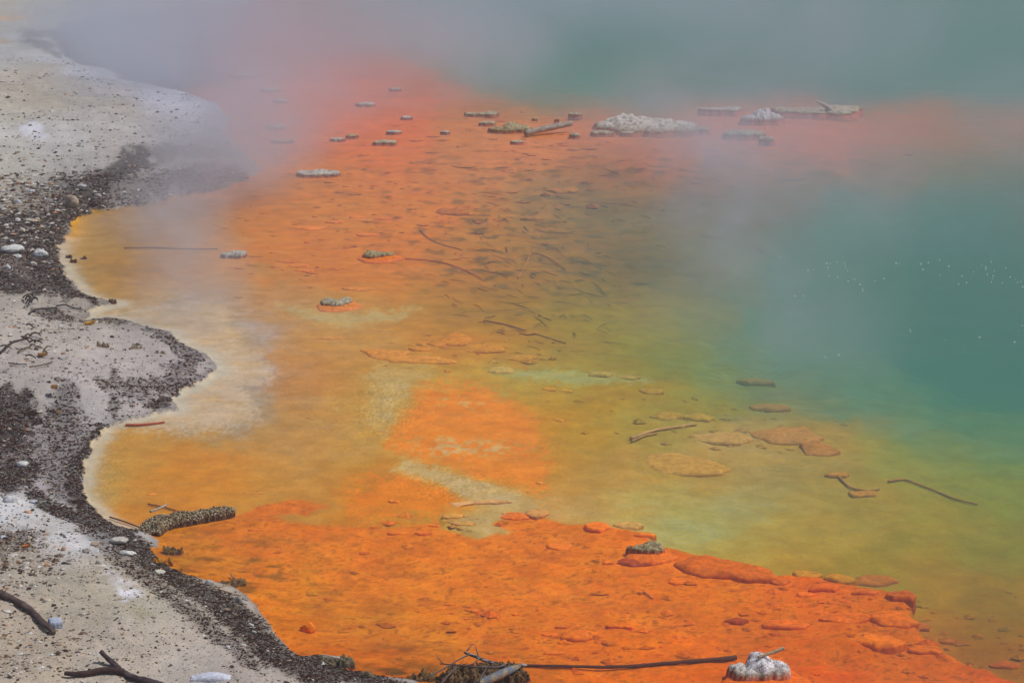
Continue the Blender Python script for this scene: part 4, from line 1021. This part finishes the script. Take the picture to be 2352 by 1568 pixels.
# ------------------------------------------------------------------ matted clumps on the bank and in the shallows
BROWN = ((120, 92, 56), (70, 48, 28), (26, 20, 16)); MOSS = ((130, 118, 92), (70, 60, 48), (24, 20, 18)); TAN = ((158, 138, 112), (120, 100, 78), (70, 58, 46))
CLUMPS = [
 (1110, 1572, 210, 66, BROWN, 'rust-brown matted mound under the bare branch'),
 (770, 1532, 90, 40, MOSS, 'spiky dark clump standing highest at the corner of the front shallows'),
 (838, 1562, 60, 26, MOSS, 'low dark clump right of the spiky clump, cut by the bottom edge'),
 (966, 1562, 80, 28, ((150, 112, 60), (80, 52, 24), (30, 22, 16)), 'glossy brown clump between the low dark clump and the mound'),
 (195, 755, 46, 14, ((176, 142, 92), (104, 82, 54), (40, 34, 28)), 'tan and dark tuft on the bank at the head of the small inlet'),
 (240, 746, 54, 14, TAN, 'low grey-brown tuft right of the tan and dark tuft'),
 (312, 804, 40, 11, TAN, 'brown tuft on the back edge of the grey spit'),
 (232, 796, 38, 14, TAN, 'tan bristly tuft in the middle of the grey spit'),
 (366, 816, 30, 9, TAN, 'small faded tuft near the dark tip of the grey spit'),
 (158, 590, 16, 12, ((150, 110, 80), (96, 70, 44), (50, 36, 24)), 'small dark nub in the yellow rim of the far cove'),
 (168, 600, 18, 9, ((160, 112, 70), (110, 76, 44), (60, 40, 24)), 'tiny brown nub just in front of the dark nub'),
 (192, 592, 16, 7, ((160, 112, 80), (110, 76, 54), (60, 40, 34)), 'tiny brown nub farther out than the dark nub'),
 (256, 694, 22, 7, ((120, 86, 76), (96, 66, 54), (50, 36, 34)), 'reddish crumb at the tip of the narrow dark point'),
 (372, 1296, 52, 20, ((205, 140, 50), (150, 84, 26), (50, 34, 22)), 'orange-stained clump where the bank meets the front water'),
 (395, 1268, 50, 14, ((150, 120, 80), (100, 70, 40), (40, 30, 22)), 'low crusted fringe just below the encrusted log'),
 (530, 1345, 70, 20, ((140, 112, 76), (90, 64, 40), (40, 30, 22)), 'tan crusted fringe beside the looping stem'),
]
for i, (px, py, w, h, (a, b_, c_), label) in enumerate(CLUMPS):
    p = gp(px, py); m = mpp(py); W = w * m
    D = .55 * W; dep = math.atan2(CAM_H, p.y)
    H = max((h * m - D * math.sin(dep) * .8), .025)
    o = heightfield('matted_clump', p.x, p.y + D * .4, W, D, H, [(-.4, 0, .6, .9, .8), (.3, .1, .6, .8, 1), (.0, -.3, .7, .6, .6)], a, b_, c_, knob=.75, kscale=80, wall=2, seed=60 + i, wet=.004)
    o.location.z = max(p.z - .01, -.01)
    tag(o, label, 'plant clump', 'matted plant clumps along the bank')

# ------------------------------------------------------------------ stones of the bank
WH = (214, 214, 212); WB = (200, 204, 214); CR = (196, 182, 160); PK = (206, 160, 128); BG = (150, 160, 178)
STONES = [
 (25, 578, 52, 16, WH, 'jagged white stone, biggest of the white group on the dark litter'),
 (91, 588, 36, 18, WH, 'bright white stone, rightmost of the white group on the dark litter'),
 (37, 593, 22, 10, WH, 'small white stone just below the jagged white one'),
 (75, 610, 18, 12, (190, 184, 170), 'dull grey-white stone below the bright rightmost one'),
 (15, 618, 22, 11, WH, 'rounded cream-white stone at the left of the white group'),
 (48, 630, 20, 9, PK, 'flat pinkish stone below the white group'),
 (22, 636, 14, 8, CR, 'small cream stone beside the flat pinkish one'),
 (162, 468, 34, 24, (178, 160, 140), 'rounded pinkish-grey boulder on the dark band above the far cove'),
 (40, 470, 18, 12, WB, 'white speckled stone on the gravelly slope'),
 (72, 441, 14, 8, WB, 'small white stone far up the gravelly slope'),
 (72, 510, 26, 8, CR, 'flat cream stone above the white group, on brown grit'),
 (52, 532, 14, 7, CR, 'small flat tan stone between the gravel slope and the white group'),
 (26, 556, 12, 8, WB, 'tiny bluish-white stone just above the jagged white one'),
 (224, 452, 18, 8, (170, 166, 170), 'hazy grey stone right of the rounded boulder'),
 (186, 430, 24, 8, (190, 188, 190), 'flat pale stone behind the rounded boulder'),
 (50, 1070, 28, 11, WH, 'single white stone on the dark litter of the near bank'),
 (58, 1148 - 25, 14, 8, (190, 188, 190), 'small dull stone below the single white stone'),
 (20, 1158, 44, 18, (205, 205, 206), 'broad chalky slab of stone half sunk in the bank edge'),
 (62, 1183, 24, 12, PK, 'salmon-pink stone on the near bank'),
 (75, 1156, 20, 8, WB, 'small bluish stone between the chalky slab and the salmon-pink one'),
 (216, 1254, 26, 12, (184, 166, 146), 'pinkish-tan stone at the upper rim of the dark litter band'),
 (165, 1236, 30, 12, (176, 160, 140), 'dull tan stone left of the pinkish-tan one'),
 (142, 1276, 14, 10, (196, 190, 186), 'pointed pale stone below the dull tan one'),
 (198, 1268, 18, 10, (168, 160, 150), 'grey-tan stone between the pointed pale and pinkish-tan ones'),
 (272, 1246, 40, 15, (205, 200, 190), 'whitish lumpy stone, uppermost on the dark litter band'),
 (291, 1278, 46, 15, (212, 210, 204), 'white crumbly stone, second down the dark litter band'),
 (230, 1298, 22, 16, (186, 178, 168), 'upright pale stone left of the white crumbly one'),
 (365, 1323, 34, 16, (205, 198, 184), 'white rounded stone in the middle of the dark litter band'),
 (366, 1336, 12, 5, (222, 212, 190), 'tiny cream chip right below the middle white stone'),
 (481, 1346, 28, 15, (186, 182, 176), 'grey-white stone at the water side of the litter band'),
 (344, 1374, 24, 12, (196, 178, 152), 'cream stone at the lower rim of the litter band'),
 (548, 1388, 18, 22, (150, 150, 146), 'small upright grey stone by the front water edge'),
 (576, 1440, 18, 10, (186, 186, 184), 'small pale stone low on the litter band'),
 (582, 1456, 14, 12, (170, 172, 168), 'grey chip just below the small pale stone'),
 (524, 1496, 16, 18, (196, 196, 200), 'small bluish-white stone on the sand below the litter band'),
 (7, 1330 - 88, 18, 14, WB, 'bluish-white stone at the left edge by the chalk patch'),
 (86, 1243, 14, 10, WB, 'little bluish stone beside the brown litter'),
 (67, 1240, 14, 12, (205, 192, 172), 'little cream stone touching the brown litter'),
 (145, 1268 - 5, 12, 6, PK, 'tiny pink chip near the pointed pale stone'),
 (40, 1012 + 215, 22, 9, (150, 145, 140), 'grey flat stone in the chalk patch'),
 (30, 1270 - 40, 26, 8, (196, 194, 190), 'flat pale stone at the foot of the chalk patch'),
 (52, 1318 + 8, 18, 7, (200, 188, 164), 'cream flake left of the thick dark branch'),
 (108, 1408 - 24, 20, 12, CR, 'cream pebble on the upper side of the thick dark branch'),
]
for i, (px, py, w, h, c, label) in enumerate(STONES):
    p = gp(px, py); m = mpp(py); W = w * m
    H = max(h * m * 1.15, .02)
    o = stone_mesh('stone', W, W * .75, H * 1.1, c, 300 + i)
    o.location = (p.x, p.y + W * .25, p.z + H * .18)
    o.rotation_euler = (0, 0, random.Random(i).uniform(-.5, .5))
    tag(o, label, 'stone', 'loose stones on the bank')

def bar(px, py, w, h, zz, c, seed, rz, name, label):
    p = gp(px, py); m = mpp(py)
    o = slab_mesh(name, w * m, h * m / .38, zz, s2l(c), seed, pts=[(-1, .8), (-.95, -.8), (0, -1), (.97, -.85), (1, .75), (0, 1)], mat=M_STONE)
    o.location = (p.x, p.y, p.z); o.rotation_euler = (0, 0, rz)
    tag(o, label, 'block', 'cut pale blocks on the sand')
bar(127, 1430, 30, 13, .014, (176, 184, 204), 31, .3, 'pale_block', 'small bluish rectangular block beside the thick dark branch')
bar(487, 1561, 98, 14, .022, (206, 208, 222), 32, -.02, 'pale_block', 'long bluish-white bar at the bottom of the sand')

def leaf(px, py, w, c, label, seed):
    p = gp(px, py, .003); W = w * mpp(py); rs = np.random.RandomState(seed)
    n = 9; V_ = []; F_ = []
    for i in range(n):
        t = i / (n - 1); hwid = W * .28 * math.sin(math.pi * (.08 + .88 * t))
        for s in (-1, -.5, 0, .5, 1):
            V_.append(((t - .5) * W, s * hwid, W * .10 * (1 - s * s) * -1 + W * .22 * abs(s) + W * .15 * t * t + rs.uniform(-.01, .01) * W + .01))
    for i in range(n - 1):
        for j in range(4): F_.append((i * 5 + j, (i + 1) * 5 + j, (i + 1) * 5 + j + 1, i * 5 + j + 1))
    cc = s2l(c) * (1 + .3 * rs.uniform(-1, 1, len(V_)))[:, None]
    o = mesh_obj('dry_leaf', V_, F_, M_LIT, cols=cc); o.location = p; o.rotation_euler = (0, 0, rs.uniform(-1, 1))
    tag(o, label, 'leaf', 'dry leaves on the bank')
leaf(125, 897, 26, (205, 158, 96), 'yellow-tan curled leaf with a dark shadow streak beside it', 1)
leaf(98, 822, 24, (196, 150, 92), 'tan leaf at the right end of the twig tangle', 2)
leaf(206, 750, 24, (214, 164, 70), 'yellow leaf caught in the tan and dark tuft', 3)
leaf(60, 1283 - 20, 20, (205, 130, 70), 'orange dry leaf among the brown litter by the chalk patch', 4)
leaf(200, 803, 10, (214, 170, 120), 'tiny pale leaf alone on the grey spit', 5)
leaf(112, 885, 16, (104, 72, 50), 'dark brown seed-like leaf touching the yellow-tan leaf', 6)

# twig tangle
tg = empty('twig_tangle', gp(74, 792)); c0 = tg.location.copy(); rs = random.Random(4)
for k in range(16):
    x, y = rs.gauss(74, 18), rs.gauss(796, 13); a = rs.uniform(-.6, .9); L = rs.uniform(12, 30)
    p0 = gp(x - L / 2, y + a * L * .25, .01 + rs.random() * .03) - c0; p2 = gp(x + L / 2, y - a * L * .25, .01 + rs.random() * .03) - c0
    tube_mesh('twig', [p0, p0.lerp(p2, .5) + Vector((0, 0, .012)), p2], [.005, .005, .003], rs.choice([(66, 58, 54), (92, 80, 66), (120, 104, 80), (48, 42, 40)]), k, tg, sides=6)
tag(tg, 'dark tangle of crossed twigs on the sand left of the grey spit', 'twigs')
tg = empty('twig_tangle', gp(68, 696 + 4)); c0 = tg.location.copy()
for k in range(8):
    x, y = rs.gauss(70, 9), rs.gauss(697, 5); a = rs.uniform(-.9, .9); L = rs.uniform(10, 22)
    p0 = gp(x - L / 2, y + a * L * .25, .01 + rs.random() * .03) - c0; p2 = gp(x + L / 2, y - a * L * .25, .01 + rs.random() * .03) - c0
    tube_mesh('twig', [p0, p0.lerp(p2, .5) + Vector((0, 0, .02)), p2], [.005, .005, .003], rs.choice([(66, 62, 58), (130, 122, 104), (48, 42, 40)]), k, tg, sides=6)
tag(tg, 'small knot of pale and dark stems in the litter below the white stones', 'twigs')
tg = empty('twig_tangle', gp(160, 1158 + 763 - 760)); c0 = tg.location.copy()
for k in range(7):
    x, y = rs.gauss(102, 10), rs.gauss(1170, 5); a = rs.uniform(-.6, .6); L = rs.uniform(14, 26)
    p0 = gp(x - L / 2, y + a * L * .3, .01 + rs.random() * .02) - c0; p2 = gp(x + L / 2, y - a * L * .3, .01 + rs.random() * .02) - c0
    tube_mesh('twig', [p0, p0.lerp(p2, .5) + Vector((0, 0, .01)), p2], [.003, .003, .002], rs.choice([(176, 176, 160), (120, 118, 100), (48, 42, 40)]), k, tg, sides=6)
tag(tg, 'pale and black stems crossed on the dark band beside the salmon-pink stone', 'twigs')

# ------------------------------------------------------------------ uncountable small stuff
OCT_V = np.array([(1, 0, 0), (-1, 0, 0), (0, 1, 0), (0, -1, 0), (0, 0, 1), (0, 0, -1)], float)
OCT_F = np.array([(0, 2, 4), (2, 1, 4), (1, 3, 4), (3, 0, 4), (2, 0, 5), (1, 2, 5), (3, 1, 5), (0, 3, 5)])

def chips(name, P, S, ang, tilt, C, seed, label, mat, kind='stuff'):
    n = len(P); rs = np.random.RandomState(seed)
    V_ = OCT_V[None] * (1 + rs.uniform(-.28, .28, (n, 6, 3))) * S[:, None, :]
    ca, sa = np.cos(tilt)[:, None], np.sin(tilt)[:, None]
    y, z = V_[..., 1] * ca - V_[..., 2] * sa, V_[..., 1] * sa + V_[..., 2] * ca
    V_ = np.stack([V_[..., 0], y, z], -1)
    ca, sa = np.cos(ang)[:, None], np.sin(ang)[:, None]
    x, y = V_[..., 0] * ca - V_[..., 1] * sa, V_[..., 0] * sa + V_[..., 1] * ca
    V_ = np.stack([x, y, V_[..., 2]], -1) + P[:, None, :]
    F_ = (OCT_F[None] + (np.arange(n) * 6)[:, None, None]).reshape(-1, 3)
    cols = np.repeat(C, 6, axis=0)
    o = mesh_obj(name, V_.reshape(-1, 3), F_, mat, smooth_=False, cols=np.clip(cols, 0, 1))
    return tag(o, label, kind=kind)

def scatter(n, box, seed):
    rs = np.random.RandomState(seed)
    px = rs.uniform(box[0], box[2], n); py = rs.uniform(box[1], box[3], n)
    a = (px - 1176.0) / F_PX; b = (784.0 - py) / F_PX
    dz = -sp + b * cp; t = -CAM_H / dz
    X_, Y_ = a * t, (cp + b * sp) * t
    c, z, l, d, sw_ = fields(X_, Y_)
    # keep the screen position although the bank is raised
    zz = np.where(z > 0, z, 0)
    t2 = (zz - CAM_H) / dz
    X_, Y_ = a * t2, (cp + b * sp) * t2
    c, z, l, d, sw_ = fields(X_, Y_)
    return rs, px, py, X_, Y_, c, z, l, d, sw_, t2 / F_PX

# plant litter on the bank
rs, px, py, X_, Y_, c, z, l, d, sw_, m_ = scatter(170000, (-160, 380, 960, 1640), 1)
near_edge = smooth(.02, .0, np.abs(sw_ + .012) - .03)
keep = rs.rand(len(px)) < np.clip(d * 1.05 + .02, 0, 1)
keep &= (sw_ < .012 + .03 * (rs.rand(len(px)) < .15))
px, py, X_, Y_, z, d, m_ = [q[keep] for q in (px, py, X_, Y_, z, d, m_)]
n = len(px); pal = s2l(np.array([(40, 25, 20), (56, 32, 25), (80, 44, 31), (26, 20, 19), (92, 66, 48), (128, 112, 94), (182, 170, 154), (222, 216, 206)]))
ci = rs.choice(8, n, p=[.27, .25, .18, .15, .07, .04, .03, .01]); C = pal[ci] * rs.uniform(.7, 1.2, (n, 1))
sz = m_ * rs.uniform(1.0, 3.2, n) * np.where(ci >= 6, .75, 1.0)
S = np.stack([sz * rs.uniform(1.0, 2.4, n), sz * .8, sz * rs.uniform(.25, .7, n)], -1)
chips('plant_litter', np.stack([X_, Y_, z + sz * .25], -1), S, rs.normal(-.2, .8, n), rs.uniform(-.6, .6, n), C, 3, 'dark brown plant litter banked along the shoreline', M_LIT)
NLIT = n
# grit and pebbles over the rest of the bank
rs, px, py, X_, Y_, c, z, l, d, sw_, m_ = scatter(120000, (-160, 130, 760, 1640), 2)
gx = np.exp(-(((px - 60) / 130) ** 2 + ((py - 470) / 110) ** 2)) + .8 * np.exp(-(((px - 30) / 120) ** 2 + ((py - 1300) / 90) ** 2)) + .5 * np.exp(-(((px - 60) / 160) ** 2 + ((py - 1530) / 90) ** 2)) + .5 * np.exp(-(((px - 140) / 90) ** 2 + ((py - 760) / 30) ** 2))
clus = smooth(-.2, .5, fbm(X_ * 5, Y_ * 5, 3, 91))
keep = (rs.rand(len(px)) < (.08 + .6 * np.clip(gx, 0, 1)) * (.4 + clus) + .15) & (sw_ < -.01)
px, py, X_, Y_, z, c, m_, gx = [q[keep] for q in (px, py, X_, Y_, z, c, m_, gx)]
n = len(px)
pal = s2l(np.array([(70, 58, 50), (112, 92, 74), (150, 132, 112), (176, 164, 148), (205, 200, 194), (190, 140, 100), (128, 124, 122)]))
ci = rs.choice(7, n, p=[.24, .16, .12, .16, .20, .04, .08]); C = pal[ci] * rs.uniform(.8, 1.15, (n, 1))
sz = m_ * rs.gamma(2.2, .85, n) * (.8 + .8 * np.clip(gx, 0, 1)); sz = np.clip(sz, 0, .02)
S = np.stack([sz * rs.uniform(1.0, 1.8, n), sz * rs.uniform(.8, 1.2, n), sz * rs.uniform(.4, .8, n)], -1)
chips('gravel', np.stack([X_, Y_, z + sz * .2], -1), S, rs.uniform(0, 3.1, n), rs.uniform(-.3, .3, n), C, 5, 'pale and dark grit scattered over the bank', M_LIT)

# small coated stones on the bed
rs, px, py, X_, Y_, c, z, l, d, sw_, m_ = scatter(60000, (380, 230, 2420, 1640), 4)
def blob(x, y, a, b): return np.exp(-(((px - x) / a) ** 2 + ((py - y) / b) ** 2))
dens = .9 * blob(1095, 1395, 75, 26) + .45 * blob(860, 500, 210, 60) + .3 * blob(1150, 420, 380, 60) + .55 * blob(1360, 1455, 190, 46) + .8 * blob(1950, 1365, 170, 34) + .5 * blob(2080, 1450, 130, 50) + .3 * blob(680, 600, 120, 40) \
     + .5 * blob(1110, 800, 160, 34) + .30 * blob(1650, 950, 260, 60) + .16 * blob(800, 1380, 300, 120) + .2 * blob(1380, 1260, 140, 40) + .3 * blob(1150, 300, 250, 50) + .2 * blob(2240, 1430, 160, 90) + .3 * blob(1100, 1190, 120, 22) + .25 * blob(950, 1530, 260, 24) + .16 * blob(1600, 1440, 300, 90)
keep = (rs.rand(len(px)) < dens * .22 * (1.2 if True else 1)) & (sw_ > .03) & (z < -.012)
px, py, X_, Y_, z, c, m_ = [q[keep] for q in (px, py, X_, Y_, z, c, m_)]
n = len(px); C = c * np.stack([rs.uniform(.85, 1.08, n), rs.uniform(.75, 1.0, n), rs.uniform(.6, 1.0, n)], -1)
sz = m_ * np.clip(rs.gamma(3, 2.2, n), 2.5, 20)
hh = np.minimum(sz * rs.uniform(.25, .5, n), -z * .45)
S = np.stack([sz * rs.uniform(1, 1.6, n), sz * rs.uniform(.7, 1.2, n), hh], -1)
chips('bed_pebbles', np.stack([X_, Y_, z + hh * .3], -1), S, rs.uniform(-.7, .7, n), rs.uniform(-.12, .12, n), C, 6, 'small orange-coated stones scattered on the spring bed', M_SLAB)

# thin drowned stems on the bed
rs, px, py, X_, Y_, c, z, l, d, sw_, m_ = scatter(9000, (760, 330, 1800, 860), 8)
dens = blob(1210, 560, 210, 120) + .5 * blob(1050, 440, 300, 70) + .4 * blob(1600, 370, 350, 40) + .5 * blob(1180, 700, 180, 60)
keep = (rs.rand(len(px)) < dens * .15) & (z < -.03)
X_, Y_, z, c, m_ = [q[keep] for q in (X_, Y_, z, c, m_)]
n = len(X_); seg = 7; ang = rs.normal(-.5, .55, n); curv = rs.normal(0, .5, n); L = m_ * rs.gamma(3, 8, n) * 1.4
tt = np.linspace(-.5, .5, seg)
th = ang[:, None] + curv[:, None] * tt[None]
dx = np.cos(th) * L[:, None] / seg; dy = np.sin(th) * L[:, None] / seg * 1.8
cx_ = X_[:, None] + np.cumsum(dx, 1); cy_ = Y_[:, None] + np.cumsum(dy, 1)
zb = fields(cx_.ravel(), cy_.ravel())[1].reshape(n, seg)
r = (m_ * rs.uniform(.6, 1.7, n))[:, None] * np.sin(np.linspace(.35, 2.8, seg))[None]
zc = np.minimum(zb + r * 1.1 + .02 * rs.rand(n, 1), -.008)
off = [(0, 1), (-.87, -.5), (.87, -.5)]
V_ = np.stack([np.stack([cx_ - np.sin(th) * r * a_, cy_ + np.cos(th) * r * a_, zc + r * b_], -1) for a_, b_ in off], 2).reshape(-1, 3)
F_ = []
b0 = np.arange(n)[:, None] * seg * 3 + np.arange(seg - 1)[None] * 3
for j in range(3):
    k = (j + 1) % 3
    F_.append(np.stack([b0 + j, b0 + k, b0 + 3 + k, b0 + 3 + j], -1).reshape(-1, 4))
kk = rs.rand(n, 1)
C = np.where(kk < .5, c * .72, np.where(kk < .8, c * 1.05, c * .65 + s2l((50, 40, 25)) * .3)) * rs.uniform(.8, 1.1, (n, 1))
o = mesh_obj('drowned_litter', V_, np.concatenate(F_), M_SLAB, smooth_=True, cols=np.repeat(C, seg * 3, axis=0))
tag(o, 'drowned brown stems strewn over the middle of the spring bed', kind='stuff')

# ------------------------------------------------------------------ bubbles breaking the surface, their sun glints put into a white base colour
t = NT('bubble')
t.surf(t.n('ShaderNodeBsdfPrincipled', {'Base Color': (.9, .92, .92, 1), 'Roughness': .12, 'Specular IOR Level': .8}).outputs[0])
bv, bf = uv_sphere(10, 6)
bme = bpy.data.meshes.new('bubble'); bme.from_pydata(bv, [], bf); bme.update(); bme.materials.append(t.m)
BUB = [(1856, 621), (1868, 620), (1899, 605), (1907, 605), (1922, 602), (1940, 604), (1902, 615), (1941, 610), (1943, 615), (1947, 622), (1924, 636), (1948, 646), (1904, 634), (1965, 643), (1959, 640), (1975, 654), (1981, 663), (1982, 668), (2010, 645), (2030, 640),
       (2058, 605), (2065, 606), (2115, 607), (2120, 620), (2132, 604), (2158, 597), (2179, 612), (2209, 635), (2159, 633), (2202, 653), (2220, 650), (2235, 625), (2255, 610), (2264, 614), (2264, 619), (2277, 602), (2284, 622), (2268, 631), (2281, 634), (2280, 640), (2277, 648), (2310, 616), (2320, 637),
       (2332, 642), (2337, 649), (2345, 647), (2349, 659), (2302, 650), (2348, 748), (2340, 760), (2090, 758), (2092, 762), (1927, 815), (1896, 821), (2250, 775), (2171, 781), (2330, 786), (1815, 722), (1826, 680), (1800, 735), (1845, 680), (1791, 590), (1190, 60), (1212, 78), (1228, 22), (1243, 12), (1261, 66), (1304, 71)]
for i, (x, y) in enumerate(BUB):
    o = bpy.data.objects.new('bubble', bme); COL.objects.link(o)
    p = G(x, y); r = mpp(y) * random.Random(i).uniform(1.1, 2.1)
    o.location = (p.x, p.y, r * .25); o.scale = (r, r, r)
    tag(o, 'tiny white bubble glinting on the blue-green water', 'bubble', 'bubbles glinting on the teal water')

#OBJEND

# ------------------------------------------------------------------ air and steam
HAZE = 0.0045
t = NT('haze')
t.vol(t.n('ShaderNodeVolumePrincipled', {'Color': (.86, .9, 1.0, 1), 'Density': HAZE}).outputs[0])
hz = box_obj('haze', (-120, -62, -4.4), (120, 130, 9), t.m)
tag(hz, 'thin pale haze over the pool', kind='stuff')

STEAM_K = .75
STEAM = [  # ground spot (measuring px), height of centre, radii, density, noise scale, yaw
 (380, 200, .45, (2.2, 4.5, .9), .55, .7, 10),
 (230, 110, .4, (2.0, 4.0, .7), .40, .8, 0),
 (520, 440, .35, (1.0, 2.6, .6), .75, 1.1, 0),
 (400, 580, .25, (.50, 1.5, .45), 1.2, 1.8, 10),
 (440, 720, .2, (.5, 1.1, .4), .8, 2.0, 0),
 (760, 130, .5, (3.6, 6.0, 1.1), .36, .5, 0),
 (960, 230, .40, (2.0, 4.0, .7), .45, .7, -15),
 (2050, 520, .45, (3.6, 7.0, .8), .07, .6, 0),
 (640, 330, .35, (1.3, 3.0, .6), .45, .9, 0),
 (1640, 580, .45, (.42, 1.7, .8), 1.0, 1.6, 12),
 (1650, 400, .4, (1.5, 3.4, .8), .28, 1.0, 15),
 (1700, 150, .6, (2.6, 4.5, 1.0), .26, .5, 20),
 (2330, 370, .4, (.8, 2.2, .7), .40, .8, 0),
 (1250, 20, .6, (4.0, 7.0, 1.2), .22, .4, 0),
 (1780, 830, .3, (1.0, 1.6, .5), .40, 1.4, 0),
 (1900, 560, .4, (1.5, 2.6, .6), .14, 1.1, 0),
]
sv, sf = uv_sphere()
for i, (x, y, hc, r, den, ns, yaw) in enumerate(STEAM):
    t = NT('steam')
    oc = t.n('ShaderNodeTexCoord').outputs['Object']
    pos = t.n('ShaderNodeNewGeometry').outputs['Position']
    rr = t.n('ShaderNodeVectorMath', {0: oc}, operation='LENGTH').outputs['Value']
    fall = t.ramp(rr, .98, .15, 0, 1)
    nz = t.noise(pos, ns, 3, .6, .9)
    dn = t.math('MULTIPLY', t.math('MULTIPLY', fall, t.ramp(nz, .36, .66, .10, 1.7)), den)
    t.vol(t.n('ShaderNodeVolumePrincipled', {'Color': (.66, .71, .82, 1), 'Density': t.math('MULTIPLY', dn, STEAM_K), 'Anisotropy': 0.0}).outputs[0])
    o = mesh_obj('steam', sv, sf, t.m)
    p = G(x, y)
    o.location = (p.x, p.y, hc)
    o.scale = r
    o.rotation_euler = (0, 0, math.radians(yaw))
    tag(o, 'drifting white steam over the hot water', kind='stuff')
